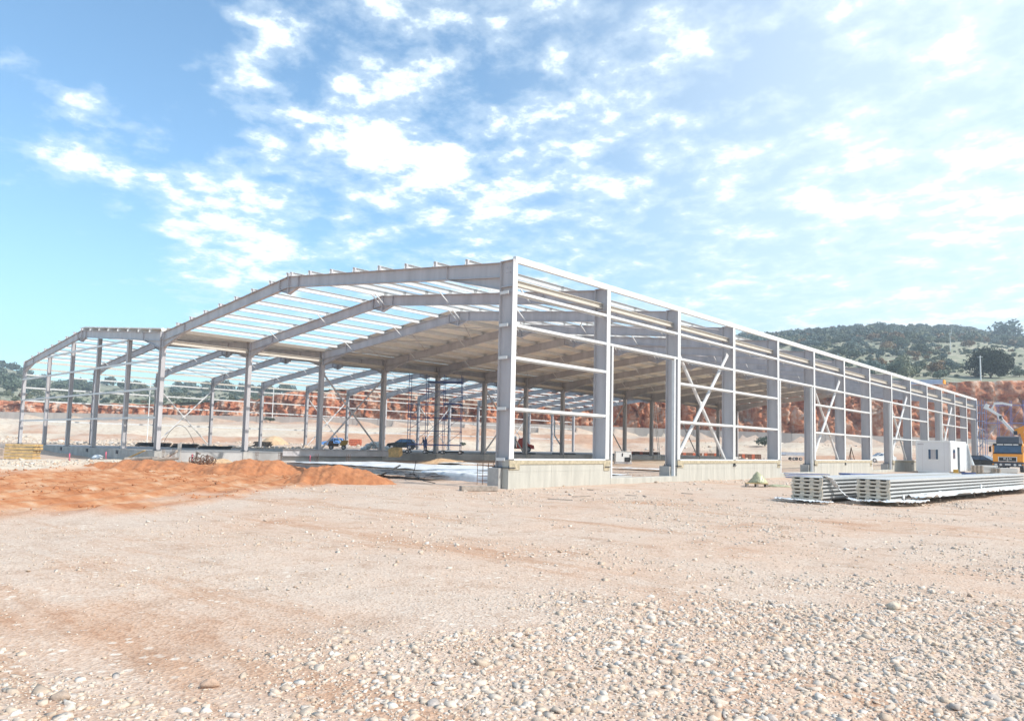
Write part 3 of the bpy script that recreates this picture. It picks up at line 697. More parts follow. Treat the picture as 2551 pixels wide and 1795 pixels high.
curb_labels = ['low concrete kerb across the first door opening', 'low concrete kerb in door opening left of the blue tubes', 'low concrete kerb in door opening left of the white cabin', 'low concrete kerb hidden partly by the white cabin', 'low concrete kerb at the last door opening']
for k, lb in zip(DOORS, curb_labels):
    b = MB(); y0, y1 = k * BAY + 0.26, (k + 1) * BAY - 0.15; b.box((0.0, (y1 - y0) / 2, 0.0), (0.34, y1 - y0, 0.56))
    tag(bevel(b.build('concrete_kerb', M_PLINTH, None, (-0.16, y0, 0)), 0.02), lb, 'kerb', 'door opening kerbs')
# piers under columns
ORD = ['first', 'second', 'third', 'fourth', 'fifth', 'sixth', 'seventh', 'eighth', 'ninth', 'tenth', 'eleventh', 'twelfth', 'thirteenth', 'fourteenth', 'last']
for k in range(NB + 1):
    b = MB(); b.box((-0.60, 0, 0.2), (0.56, 0.62, 1.06))
    o = bevel(b.build('concrete_pier', M_CONC, None, (0, k * BAY, 0)), 0.015)
    tag(o, 'tall grey concrete pier under the front corner column' if k == 0 else f'grey concrete pier under the {ORD[k]} right wall column from the front', 'pier', 'column piers')
for k in range(0, NB + 1):
    b = MB(); b.box((0, 0, 0), (0.62, 0.7, 1.5)); o = bevel(b.build('concrete_pier', M_CONC, None, (-S + 0.22, k * BAY, ZF - 0.76)), 0.015)
    tag(o, f'grey concrete pier under the {ORD[k]} middle row column from the front', 'pier', 'middle row piers')
# gable plinth of the left span
root = empty('gable_plinth_wall', (-2 * S, -0.02, 0)); tag(root, 'long grey concrete plinth wall under the left gable', 'wall')
b = MB(); b.box((S / 2 - 0.1, -0.02, 0.22), (S + 0.3, 0.5, 1.02)); b.build('concrete_wall', M_CONC, root)
for i in range(1, 8):
    b = MB(); b.box((i * S / 8, -0.275, 0.3), (0.02, 0.012, 0.8)); b.build('shutter_joint', M_CONC, root)
for x in WIND:
    b = MB(); b.box((x + 2 * S + 0.15, -0.30, 0.52), (0.28, 0.08, 0.24)); b.build('anchor_plate', M_DARK, root)
b = MB(); b.box((6.0, -0.29, 0.5), (0.7, 0.05, 0.18)); b.box((6.3, -0.29, 0.3), (0.14, 0.05, 0.5)); b.build('dark_bracket', M_BLACK, root)

# ------------------------------------------------------------------ stones and gravel
def rock_hull(n, seed, sx=1, sy=1, sz=0.7):
    r = np.random.default_rng(seed); p = r.normal(size=(n, 3)); p /= np.linalg.norm(p, axis=1)[:, None]
    p *= r.uniform(0.82, 1.08, (n, 1)); p *= np.array([sx, sy, sz]) * r.uniform(0.75, 1.2, 3)
    bm = bmesh.new()
    for q in p: bm.verts.new(q)
    res = bmesh.ops.convex_hull(bm, input=bm.verts)
    bmesh.ops.delete(bm, geom=[g for g in res['geom_interior'] if isinstance(g, bmesh.types.BMVert)], context='VERTS')
    bmesh.ops.triangulate(bm, faces=bm.faces); bm.verts.index_update()
    v = np.array([x.co[:] for x in bm.verts]); f = np.array([[a.index for a in g.verts] for g in bm.faces]); bm.free(); return v, f
def stone_material(name, tint_attr):
    m = bpy.data.materials.new(name); m.use_nodes = True; nt = m.node_tree; N = nt.nodes; L = nt.links
    b = N['Principled BSDF']; b.inputs['Roughness'].default_value = 0.9; b.inputs['Specular IOR Level'].default_value = 0.2
    r = N.new('ShaderNodeValToRGB'); el = r.color_ramp.elements
    for _ in range(4): el.new(0.5)
    for x, (p, c) in zip(el, [(0.0, (0.52, 0.36, 0.25)), (0.08, (0.58, 0.45, 0.34)), (0.45, (0.63, 0.515, 0.41)), (0.72, (0.67, 0.57, 0.475)), (0.92, (0.72, 0.65, 0.57)), (1.0, (0.50, 0.43, 0.38))]): x.position = p; x.color = (*c, 1)
    if tint_attr:
        a = N.new('ShaderNodeAttribute'); a.attribute_name = 'tint'; L.new(a.outputs['Fac'], r.inputs[0])
    else:
        a = N.new('ShaderNodeObjectInfo'); L.new(a.outputs['Random'], r.inputs[0])
    geo = N.new('ShaderNodeNewGeometry'); n = N.new('ShaderNodeTexNoise'); n.inputs['Scale'].default_value = 28; n.inputs['Detail'].default_value = 6; L.new(geo.outputs['Position'], n.inputs['Vector'])
    mr = N.new('ShaderNodeMapRange'); L.new(n.outputs[0], mr.inputs[0]); mr.inputs[1].default_value = 0.3; mr.inputs[2].default_value = 0.7; mr.inputs[3].default_value = 0.78; mr.inputs[4].default_value = 1.08
    hs = N.new('ShaderNodeHueSaturation'); L.new(mr.outputs[0], hs.inputs['Value']); L.new(r.outputs[0], hs.inputs['Color'])
    L.new(hs.outputs[0], b.inputs['Base Color'])
    bp = N.new('ShaderNodeBump'); bp.inputs['Strength'].default_value = 0.5; bp.inputs['Distance'].default_value = 0.01; L.new(n.outputs[0], bp.inputs['Height']); L.new(bp.outputs[0], b.inputs['Normal'])
    return m
M_GRAVEL = stone_material('gravel_limestone', True); M_STONE = stone_material('loose_limestone', False)
def dens(e, l):
    emax = 5.2 + 2.7 * sstep(-1.8, 1.2, l) + 0.4 * sstep(2, 5, l)
    return 1 - sstep(-1.3, 1.2, (e - emax) + (fbm(e * 0.9, l * 0.7, 4, 301) - 0.44) * 5.5)
def scatter(n, e0, e1, seed, dfun, ulim=1.10):
    r = np.random.default_rng(seed)
    e = np.sqrt(r.uniform(e0 * e0, e1 * e1, n)); l = e * r.uniform(-ulim, ulim, n)
    k = r.uniform(0, 1, n) < dfun(e, l); return e[k], l[k]
def lump_mesh(hulls, e, l, size, sink, seed, flat=0.0):
    r = np.random.default_rng(seed); n = len(e); z = ground_h(e, l); x, y = world_xy(e, l)
    which = r.integers(0, len(hulls), n); V = []; F = []; T = []; base = 0; tint = r.uniform(0, 1, n)
    for h, (hv, hf) in enumerate(hulls):
        idx = np.where(which == h)[0]; k = len(idx)
        if not k: continue
        a = r.uniform(0, 2 * math.pi, k); t = r.uniform(-0.4, 0.4, k); ca, sa, ct, st = np.cos(a), np.sin(a), np.cos(t), np.sin(t)
        X, Y, Z = hv[:, 0][None], hv[:, 1][None], hv[:, 2][None]
        X2 = X * ct[:, None] + Z * st[:, None]; Z2 = -X * st[:, None] + Z * ct[:, None]
        s = size[idx][:, None]
        P = np.stack([(X2 * ca[:, None] - Y * sa[:, None]) * s + x[idx][:, None], (X2 * sa[:, None] + Y * ca[:, None]) * s + y[idx][:, None], Z2 * s + z[idx][:, None] + s * sink], -1)
        V.append(P.reshape(-1, 3)); nv = len(hv)
        F.append((hf[None] + (np.arange(k) * nv)[:, None, None] + base).reshape(-1, 3)); base += k * nv
        T.append(np.repeat(tint[idx], nv))
    return np.concatenate(V), np.concatenate(F), np.concatenate(T)
def build_gravel():
    H20 = [rock_hull(11, s, 1.15, 0.85, 0.60) for s in range(14)]; H12 = [rock_hull(8, 50 + s, 1.1, 0.9, 0.6) for s in range(10)]; H8 = [rock_hull(8, 90 + s) for s in range(8)]
    parts = []
    r = np.random.default_rng(5)
    e, l = scatter(52000, 3.9, 10, 1, dens); parts.append(lump_mesh(H20, e, l, np.clip(r.lognormal(math.log(0.0185), 0.52, len(e)), 0.008, 0.058), -0.05, 1))
    e, l = scatter(125000, 3.9, 12.5, 2, lambda e, l: 0.05 + 0.20 * sstep(0.5, 0.65, fbm(e * 1.1, l * 0.8, 3, 350)) + 0.75 * dens(e, l)); parts.append(lump_mesh(H12, e, l, np.clip(r.lognormal(math.log(0.0105), 0.38, len(e)), 0.005, 0.022), 0.1, 2))
    pat = lambda e, l: (sstep(0.50, 0.66, fbm(e * 0.45, l * 0.6, 4, 320)) * (0.25 + 0.75 * sstep(-5, 3, l)) + 0.10) * (1 - soil_mask(e, l)) ** 2
    e, l = scatter(46000, 7.5, 26, 3, pat); parts.append(lump_mesh(H8, e, l, np.clip(r.lognormal(math.log(0.019), 0.45, len(e)), 0.010, 0.06), 0.1, 3))
    pat2 = lambda e, l: sstep(0.50, 0.62, fbm(e * 0.2, l * 0.3, 4, 330)) * (1 - soil_mask(e, l)) ** 3
    e, l = scatter(12000, 22, 46, 4, pat2); parts.append(lump_mesh(H8, e, l, np.clip(r.lognormal(math.log(0.035), 0.5, len(e)), 0.015, 0.12), 0.15, 4))
    V = []; F = []; T = []; b = 0
    for v, f, t in parts: V.append(v); F.append(f + b); T.append(t); b += len(v)
    me = np_mesh('gravel', np.concatenate(V), np.concatenate(F), M_GRAVEL, {'tint': np.concatenate(T)})
    tag(link('gravel', me), 'pale crushed limestone gravel on the ground', kind='stuff')
build_gravel()
def build_stones():
    ms = []
    for i in range(10):
        v, f = rock_hull(12, 400 + i, 1.2, 0.85, 0.62); ms.append(np_mesh('stone', v, f, M_STONE))
    r = np.random.default_rng(77); e, l = scatter(900, 4.2, 9.2, 9, lambda e, l: dens(e, l) ** 1.5, 0.72); e, l = e[:285], l[:285]; x, y = world_xy(e, l); z = ground_h(e, l)
    for i in range(len(e)):
        s = float(np.clip(r.lognormal(math.log(0.040), 0.28), 0.028, 0.075))
        o = link('stone', ms[i % 10], None, (x[i], y[i], z[i] + s * 0.05)); o.scale = (s, s * r.uniform(0.75, 1.15), s * r.uniform(0.7, 1.0)); o.rotation_euler = (r.uniform(-.25, .25), r.uniform(-.25, .25), r.uniform(0, 6.3))
        tag(o, 'pale rounded limestone cobble lying among the gravel in front', 'stone', 'larger stones lying in the gravel')
    for (e_, l_, s, lb, m_) in ((7.5, 3.9, 0.085, 'pale oval boulder alone on the gravel at the right', mat('pale_boulder', (0.60, 0.50, 0.39), 0.9, var=0.12, scale=25, bump=0.4)), (4.75, -1.86, 0.055, 'reddish upright cobble among pale gravel, front middle', mat('reddish_boulder', (0.47, 0.32, 0.23), 0.9, var=0.15, scale=25, bump=0.4)),
                            (4.4, -2.6, 0.055, 'brownish cobble among pale gravel, front left corner', mat('brown_boulder', (0.45, 0.34, 0.26), 0.9, var=0.15, scale=25, bump=0.4))):
        x, y = world_xy(e_, l_); v, f = rock_hull(22, 900 + int(l_ * 10), 1.15, 0.85, 0.75)
        o = link('stone', np_mesh('stone', v, f, m_), None, (x, y, gz(x, y) + s * 0.3)); o.scale = (s, s, s); o.rotation_euler.z = l_
        tag(o, lb, 'stone', 'larger stones lying in the gravel')
build_stones()
def rubble_field():
    H = [rock_hull(12, 700 + s) for s in range(10)]
    r = np.random.default_rng(31); V = []; F = []; T = []; b = 0
    n = 700; e = r.normal(37.5, 3.0, n); l = r.normal(-24.5, 2.4, n)
    sets = [(e, l, np.clip(r.lognormal(math.log(0.055), 0.5, n), 0.025, 0.2), 5)]
    n = 17000; e = r.uniform(70, 128, n); l = r.uniform(-1, 0.15, n) * e * 0.78
    k = fbm(e * 0.07, l * 0.045, 4, 91) > 0.43; e, l = e[k], l[k]
    sets.append((e, l, np.clip(r.lognormal(math.log(0.10), 0.55, len(e)), 0.05, 0.5), 6))
    n = 1500; e = r.uniform(95, 150, n); l = r.uniform(10, 90, n); k = fbm(e * 0.1, l * 0.1, 3, 92) > 0.55; e, l = e[k], l[k]
    sets.append((e, l, np.clip(r.lognormal(math.log(0.14), 0.5, len(e)), 0.06, 0.5), 8))
    for e, l, s, sd_ in sets:
        v, f, t = lump_mesh(H, e, l, s, 0.15, sd_); V.append(v); F.append(f + b); T.append(t); b += len(v)
    me = np_mesh('rubble', np.concatenate(V), np.concatenate(F), M_GRAVEL, {'tint': np.concatenate(T)})
    tag(link('rubble', me), 'heaped broken limestone rubble along the bank', kind='stuff')
rubble_field()
def clods():
    H = [rock_hull(10, 800 + i, 1.0, 0.9, 0.8) for i in range(8)]; r = np.random.default_rng(83)
    e, l = scatter(26000, 15, 47, 84, lambda e, l: soil_mask(e, l) * (0.06 + 0.94 * sstep(0.52, 0.66, fbm(e * 0.5, l * 0.5, 3, 85))), 0.8)
    v, f, t = lump_mesh(H, e, l, np.clip(r.lognormal(math.log(0.035), 0.5, len(e)), 0.012, 0.13), 0.1, 86)
    tag(link('dirt_clods', np_mesh('dirt_clods', v, f, M_DIRT)), 'loose clods of red dirt on the tracked soil', kind='stuff')
clods()

# ------------------------------------------------------------------ heaps of earth
def mound(name, label, cat, cx, cy, rx, ry, h, rot, m, seed, rough=0.25, group=None):
    n = 120; a = np.linspace(-1.25, 1.25, n); X, Y = np.meshgrid(a, a)
    r = np.hypot(X, Y); w = (fbm(X * 1.4 + seed, Y * 1.4, 4, seed) - 0.5)
    prof = np.clip(1 - (r * (1 + 0.5 * w)) ** 1.6, -0.35, 1)
    Z = h * prof * (1 + rough * (fbm(X * 3, Y * 3, 4, seed + 3) - 0.5) * 2) + h * rough * 0.9 * (fbm(X * 7, Y * 7, 5, seed + 5, 0.62) - 0.5)
    c, s = math.cos(rot), math.sin(rot); wx = X * rx * c - Y * ry * s; wy = X * rx * s + Y * ry * c
    z0 = gz(cx, cy); e, l = site_el(cx + wx, cy + wy); G = ground_h(e, l)
    Z = np.where(r > 1.2, np.minimum(Z, -0.2), Z)
    me = np_mesh(name, np.stack([wx, wy, Z + (G - z0)], -1).reshape(-1, 3), grid_faces(n, n), m)
    return tag(link(name, me, None, (cx, cy, z0)), label, cat, group)
mound('dirt_mound', 'small orange dirt mound nearest the camera, in front of the white covered slab', 'mound', *world_xy(27.6, -6.4), 2.1, 1.25, 0.62, 0.93, M_DIRT, 3, group='orange dirt mounds')
mound('dirt_mound', 'long orange dirt ridge to the left of the smaller mound', 'mound', *world_xy(32.6, -11.2), 2.6, 1.5, 0.66, 0.93, M_DIRT, 4, group='orange dirt mounds')
mound('dirt_mound', 'low orange tracked dirt bank near the tangled wire heap', 'mound', *world_xy(35.5, -17.2), 3.0, 1.8, 0.42, 0.85, M_DIRT, 6, 0.15, group='orange dirt mounds')
mound('sand_heap', 'conical sand heap behind the left hall', 'sand heap', -81.5, 37.0, 2.2, 2.2, 1.45, 0, M_SAND, 8, 0.08)
for i, (x, y, rx, h, lb) in enumerate(((-21.8, 2.0, 1.3, 0.32, 'low reddish earth heap by the slab edge left of the white sheet'), (-25.0, 20.0, 2.2, 0.35, 'flat reddish earth heap in the right hall near the blue scaffold'),
                                   (-18.5, 24.0, 3.0, 0.4, 'wide reddish earth heap between the middle columns and white sheet'), (-27.0, 2.5, 1.0, 0.3, 'little reddish earth heap below the middle column'))):
    mound('earth_heap', lb, 'earth heap', x, y, rx, rx * 0.6, h, 0.8, M_SAND if i % 2 else M_DIRT, 20 + i, 0.3, 'earth heaps along the slab edge')

# ------------------------------------------------------------------ slab with white sheet in front of the right hall
def sheet_mesh(name, x0, x1, y0, y1, z, nx, ny, amp, m, seed, drop_y=None, sub=None):
    X, Y = np.meshgrid(np.linspace(x0, x1, nx), np.linspace(y0, y1, ny)); Z = z + amp * (fbm(X * 0.9, Y * 0.9, 4, seed) - 0.5) + 0.4 * amp * (fbm(X * 4, Y * 2.5, 3, seed + 2) - 0.5)
    if drop_y is not None: Z = np.where(Y < drop_y, Z - (drop_y - Y) * 1.6, Z); Y = np.where(Y < drop_y, drop_y - (drop_y - Y) * 0.25, Y)
    return np_mesh(name, np.stack([X, Y, Z], -1).reshape(-1, 3), grid_faces(ny, nx), m, smooth=True)
b = MB(); b.box((-14.9, 6.8, 0.02), (12.6, 6.4, 0.52)); b.box((-4.9, 6.0, 0.02), (7.4, 7.6, 0.52))
tag(bevel(b.build('foundation_slab', M_CONC), 0.03), 'raised grey concrete foundation slab under the white sheet', kind='structure')
o = link('white_sheet', sheet_mesh('white_sheet', -20.9, -1.3, 3.45, 9.9, 0.33, 90, 40, 0.07, M_WSHEET, 40)); tag(o, 'white geotextile sheet spread over the low concrete slab', 'sheet')
o = link('white_sheet', sheet_mesh('white_sheet', -7.4, -2.7, 1.55, 3.3, 0.34, 50, 22, 0.10, M_WSHEET, 43, drop_y=2.15)); tag(o, 'white sheet hanging over the slab edge left of the rebar cage', 'sheet')
o = link('mesh_cloth', sheet_mesh('mesh_cloth', -9.6, -5.2, 0.75, 1.95, 0.24, 50, 22, 0.30, M_NET, 47)); tag(o, 'dark grey crumpled mesh cloth lying below the white sheet', 'cloth')
for i, (x, y, w, d, lb) in enumerate(((-14, 14, 10, 3, 'wide pale sheet strip lying on the earth inside the right hall'), (-20, 19, 9, 2.2, 'pale sheet strip lying inside the right hall near the middle columns'), (-9, 26, 8, 2.5, 'pale sheet strip lying deep inside the right hall'))):
    o = link('white_sheet', sheet_mesh('white_sheet', x - w / 2, x + w / 2, y - d / 2, y + d / 2, gz(x, y) + 0.16, 40, 16, 0.12, M_WSHEET, 60 + i)); tag(o, lb, 'sheet')
b = MB(); b.bar((-9.3, 1.35, 0.05), (-8.4, 1.75, 0.55), 0.09, 0.06); tag(b.build('wood_prop', M_WOODGREY), 'short pale wood prop leaning on the slab edge', 'prop')
b = MB(); pts = [(-7.0, 1.5, 0.70), (-6.8, 1.3, 0.78), (-6.5, 1.0, 0.48), (-5.2, -0.2, 0.30), (-3.6, -1.0, 0.14), (-2.6, -1.3, 0.10)]
for p, q in zip(pts[:-1], pts[1:]): b.tube(p, q, 0.015, 6)
tag(b.build('black_hose', M_BLACK), 'thin black hose lying over the dark mesh cloth', 'hose')

# ------------------------------------------------------------------ rebar cage, beam, corner details
root = empty('rebar_cage', (-2.25, 1.15, gz(-2.25, 1.15))); tag(root, 'rusty rebar cage standing beside the front corner pier', 'rebar cage')
for i, (px, py) in enumerate([(-.3, -.3), (0, -.3), (.3, -.3), (.3, 0), (.3, .3), (0, .3), (-.3, .3), (-.3, 0)]):
    b = MB(); b.tube((px, py, 0), (px, py, 0.82 + 0.03 * (i % 3)), 0.012, 6); b.build('upright_bar', M_RUST, root)
for z in (0.15, 0.34, 0.54, 0.74):
    b = MB(); c = [(-.31, -.31), (.31, -.31), (.31, .31), (-.31, .31)]
    for i in range(4): b.tube((*c[i], z), (*c[(i + 1) % 4], z), 0.009, 5)
    b.build('hoop', M_RUST, root)
def box_thing(name, label, cat, c, d, m, rz=0.0, group=None, bv=0.015):
    b = MB(); b.box((0, 0, d[2] / 2), d); o = b.build(name, m, None, c); o.rotation_euler.z = rz; bevel(o, bv); return tag(o, label, cat, group)
box_thing('timber_beam', 'grey timber beam lying at the foot of the corner pier', 'timber beam', (0.12, -1.75, gz(.1, -1.8)), (1.30, 0.30, 0.17), M_WOODGREY, R_(63))
r = np.random.default_rng(3)
for i in range(9):
    e_, l_ = r.uniform(21, 29), r.uniform(-1.0, 9.5); x, y = world_xy(e_, l_)
    if -1.2 < x < 0.3 and y > -0.6: continue
    b = MB(); b.box((0, 0, 0.02), (r.uniform(0.3, 0.9), r.uniform(0.03, 0.06), 0.02)); o = b.build('timber_scrap', M_WOODGREY, None, (x, y, gz(x, y))); o.rotation_euler.z = r.uniform(0, 3.1)
    tag(o, 'thin weathered wood scrap lying on the gravel before the plinth', 'wood scrap', 'wood scraps on the gravel')

# ------------------------------------------------------------------ timber stack at the left
def beam_course(root_xy, z, w, n, m, lb, rz, k, length=1.75):
    o = empty('timber_bundle', (*root_xy, z), rz); tag(o, lb, 'timber', 'courses of the yellow timber stack')
    for i in range(n):
        b = MB(); b.box((0.012 * ((i * 7 + k) % 3 - 1), -0.36 + i * 0.145 + 0.04, 0.085), (length + 0.03 * ((i + k) % 2), 0.128, 0.152)); bevel(b.build('timber_board', m, o), 0.01)
    return o
tx, ty = world_xy(46.0, -30.6); tz = gz(tx, ty); trz = YAW * -1 - R_(2)
trz = math.atan2(RGT.y, RGT.x) + 0.04
names = ['bottom', 'second', 'middle', 'fourth', 'top']
for k in range(5):
    dx = 0.06 if k >= 3 else -0.02
    beam_course((tx + RGT.x * dx, ty + RGT.y * dx), tz + 0.02 + k * 0.195, 1, 6, M_TIMBER, f'{names[k]} course of yellow timber boards in the stack at far left', trz, k, 1.72 + (0.1 if k >= 3 else 0))
box_thing('timber_bundle', 'grey and brown timber bundle cut by the left photo edge', 'timber', (*world_xy(52.5, -37.6), gz(*world_xy(52.5, -37.6))), (2.0, 0.9, 0.5), M_WOODGREY, trz)
def splinter(x, y, lb):
    b = MB(); b.tube((0, 0, 0), (0.05, 0.02, 0.55), 0.02, 6); o = b.build('marker_stake', M_WOODGREY, None, (x, y, gz(x, y) - 0.05))
    q = MB(); q.poly([(0, 0, .34), (.16, .03, .30), (.2, -.04, .46), (.12, .04, .6), (0.03, 0, .58)], [(0, 1, 2, 3, 4)]); q.poly([(.04, 0, .35), (.12, .08, .2), (.02, .06, .12)], [(0, 1, 2)]); t = q.build('pink_tape', M_PINK, o)
    so_ = t.modifiers.new('thick', 'SOLIDIFY'); so_.thickness = 0.008
    tag(o, lb, 'marker stake', 'pink tape markers'); return o
splinter(-31.9, -2.7, 'stake with pink tape in front of the grey gable plinth'); splinter(-28.0, -5.9, 'low stake with pink tape left of the orange tracks')
splinter(-29.6, 0.3, 'stake with pink tape below the middle front column'); splinter(-28.6, 9.8, 'stake with pink tape by the second middle column')
splinter(-24.5, -0.6, 'stake with pink tape behind the wire heap')
def crumple(name, label, cat, c, rx, ry, h, m, seed, group=None, peak=0.5):
    v, f = rock_hull(70, seed, rx, ry, h); bm = bmesh.new(); me = np_mesh(name, v, f, m); bm.from_mesh(me)
    bmesh.ops.subdivide_edges(bm, edges=bm.edges, cuts=2, use_grid_fill=True); rr_ = random.Random(seed)
    for q in bm.verts:
        q.co *= rr_.uniform(0.84, 1.14); k = 1.12 - 0.75 * max(0, q.co.z) / h * peak; q.co.x *= k; q.co.y *= k; q.co.z = max(q.co.z, -0.05)
    bm.to_mesh(me); bm.free(); return tag(link(name, me, None, c), label, cat, group)
crumple('pink_tape_pile', 'crumpled pink tape lying in front of the orange dirt', 'tape', (*world_xy(40, -20.3), gz(*world_xy(40, -20.3)) + 0.02), 0.42, 0.3, 0.24, M_PINK, 5)
crumple('white_bag', 'white plastic bag against the grey gable plinth', 'plastic bag', (-38.3, -1.0, gz(-38.3, -1.0) + 0.05), 0.6, 0.4, 0.3, M_PLASTIC, 6)
crumple('yellow_film', 'yellowish plastic film bunched up on a wood pallet', 'plastic film', (4.15, 11.6, gz(4.15, 11.6) + 0.17), 0.40, 0.34, 0.55, M_YPLAST, 9, None, 0.95)
crumple('yellow_film', 'thin trailing end of yellowish plastic film beside the pallet', 'plastic film', (4.85, 12.1, gz(4.8, 12.1) + 0.02), 0.45, 0.2, 0.12, M_YPLAST, 10)
root = empty('wood_pallet', (4.1, 11.5, gz(4.1, 11.5)), R_(30)); tag(root, 'small wood pallet below the yellowish plastic film', 'pallet')
for i in range(5): b = MB(); b.box((0, -0.32 + i * 0.16, 0.15), (0.92, 0.11, 0.022)); b.build('deck_board', M_TIMBER, root)
for i in range(3): b = MB(); b.box((-0.4 + i * 0.4, 0, 0.065), (0.09, 0.76, 0.13)); b.build('bearer', M_WOODGREY, root)

# ------------------------------------------------------------------ tangled wire, logs, uprights
root = empty('wire_tangle', (*world_xy(42.0, -17.6), gz(*world_xy(42.0, -17.6)))); tag(root, 'brown heap of tangled tie wire behind the orange dirt', 'wire heap')
b = MB(); rr_ = random.Random(4)
for i in range(26):
    cx, cy, cz, R0 = rr_.uniform(-.75, .55), rr_.uniform(-.4, .4), rr_.uniform(.12, .32), rr_.uniform(.16, .34); ax = Vector((rr_.gauss(0, 1), rr_.gauss(0, 1), rr_.gauss(0, .5))).normalized()
    u = ax.orthogonal().normalized(); v = ax.cross(u); N_ = 10
    P = [Vector((cx, cy, cz)) + u * R0 * math.cos(6.28 * k / N_) + v * R0 * math.sin(6.28 * k / N_) for k in range(N_)]
    for k in range(N_):
        if (i + k) % 7: b.tube(P[k], P[(k + 1) % N_], 0.02, 5, caps=False)
b.build('wire_coils', M_RUST, root)
b = MB(); b.bar((-.9, 0, .05), (-1.0, .1, .75), .1, .1); b.bar((-1.0, .1, .72), (-.6, .1, .62), .09, .09); b.build('broken_frame', M_WOODGREY, root)
for i, (e_, l_, ln, a, lb) in enumerate(((40.5, -20.4, 1.6, 0.2, 'weathered log lying left of the wire heap'), (39.6, -19.6, 1.5, -0.3, 'second weathered log in front of the wire heap'), (39.4, -18.5, 1.3, 0.1, 'short weathered log under the wire heap'), (41.0, -19.0, 0.9, 1.2, 'pale broken log end leaning by the wire heap'))):
    x, y = world_xy(e_, l_); d = RGT * math.cos(a) + FWD * math.sin(a); z = gz(x, y) + 0.26
    b = MB(); b.tube(Vector((0, 0, 0)) - d * ln / 2, d * ln / 2 + Vector((0, 0, 0.10 if i < 3 else 0.4)), 0.11, 9, 0.08); tag(b.build('log', M_WOODGREY, None, (x, y, z)), lb, 'log', 'weathered logs by the wire heap')
box_thing('grey_board', 'upright grey concrete board left of the wire heap', 'board', (*world_xy(44.5, -20.1), gz(*world_xy(44.5, -20.1))), (0.2, 0.12, 1.15), M_CONC, 0.7)
for i in range(3):
    x, y = world_xy(44.3, -20.55 - 0.18 * i); b = MB(); b.tube((0, 0, 0), (0.02, 0, 0.55 - 0.06 * i), 0.025, 6); tag(b.build('steel_pin', M_STEEL, None, (x, y, gz(x, y))), 'thin grey steel pin standing beside the upright board', 'pin', 'steel pins by the board')
for i, l_ in enumerate((-22.0, -21.5, -16.3, -14.9, -12.6, -10.6)):
    x, y = world_xy(46.5 + 0.3 * i, l_); b = MB()
    for dx in (-0.18, 0.0, 0.18): b.tube((dx, 0, 0), (dx, 0, 0.8), 0.012, 5)
    b.tube((-0.2, 0, 0.3), (0.2, 0, 0.3), 0.01, 5); b.tube((-0.2, 0, 0.6), (0.2, 0, 0.6), 0.01, 5)
    o = b.build('rebar_starter', M_RUST, None, (x, y, gz(x, y))); tag(o, 'thin rebar starter bars sticking up before the slab edge', 'rebar', 'rebar starters along the slab edge')
b = MB(); b.bar((-31.6, -0.45, 0.72), (-33.6, -1.0, 0.05), 0.16, 0.05); tag(b.build('ramp_plank', M_TIMBER), 'plank ramp leaning on the plinth end below the middle front column', 'plank')
pts = [(-46 + 6.4 * t, 6.5, 0.74 + 1.9 * math.sin(math.pi * t) ** 0.8) for t in np.linspace(0, 1, 14)]
b = MB()
for p, q in zip(pts[:-1], pts[1:]): b.tube(p, q, 0.018, 5, caps=False)
tag(b.build('bent_rod', M_RUST), 'thin rod bent into an arch on the floor behind the middle column', 'rod')

# ------------------------------------------------------------------ goods on the slab
def bundle(name, label, cat, c, L_, w, h, rz, m, n=6, group=None):
    o = empty(name, c, rz); tag(o, label, cat, group)
    for j in range(max(1, int(h / 0.12))):
        for i in range(n):
            b = MB(); b.box((0.1 * ((i * 3 + j) % 3 - 1), -w / 2 + (i + .5) * w / n, 0.06 + j * 0.12), (L_, w / n * 0.92, 0.11)); b.build('steel_bar', m, o)
    return o
bundle('bar_bundle', 'black steel bar bundle on the slab left of the middle front column', 'steel bundle', (-54.0, 9.0, ZF), 2.9, 1.0, 0.36, 0.6, M_BLACK, group='black bundles on the slab')
bundle('bar_bundle', 'black steel bar bundle on the slab right of the middle front column', 'steel bundle', (-45.9, 8.4, ZF), 1.9, 0.8, 0.36, 0.65, M_BLACK, group='black bundles on the slab')
bundle('bar_bundle', 'scattered black steel bars on the slab below the bent rod', 'steel bundle', (-41.8, 9.2, ZF), 2.4, 0.9, 0.24, 0.75, M_BLACK, group='black bundles on the slab')
bundle('bar_bundle', 'small dark bundle with reddish ends on the slab', 'steel bundle', (-63.5, 25.5, ZF + 0.05), 1.9, 0.9, 0.6, 0.72, M_BLACK, 5, group='black bundles on the slab')
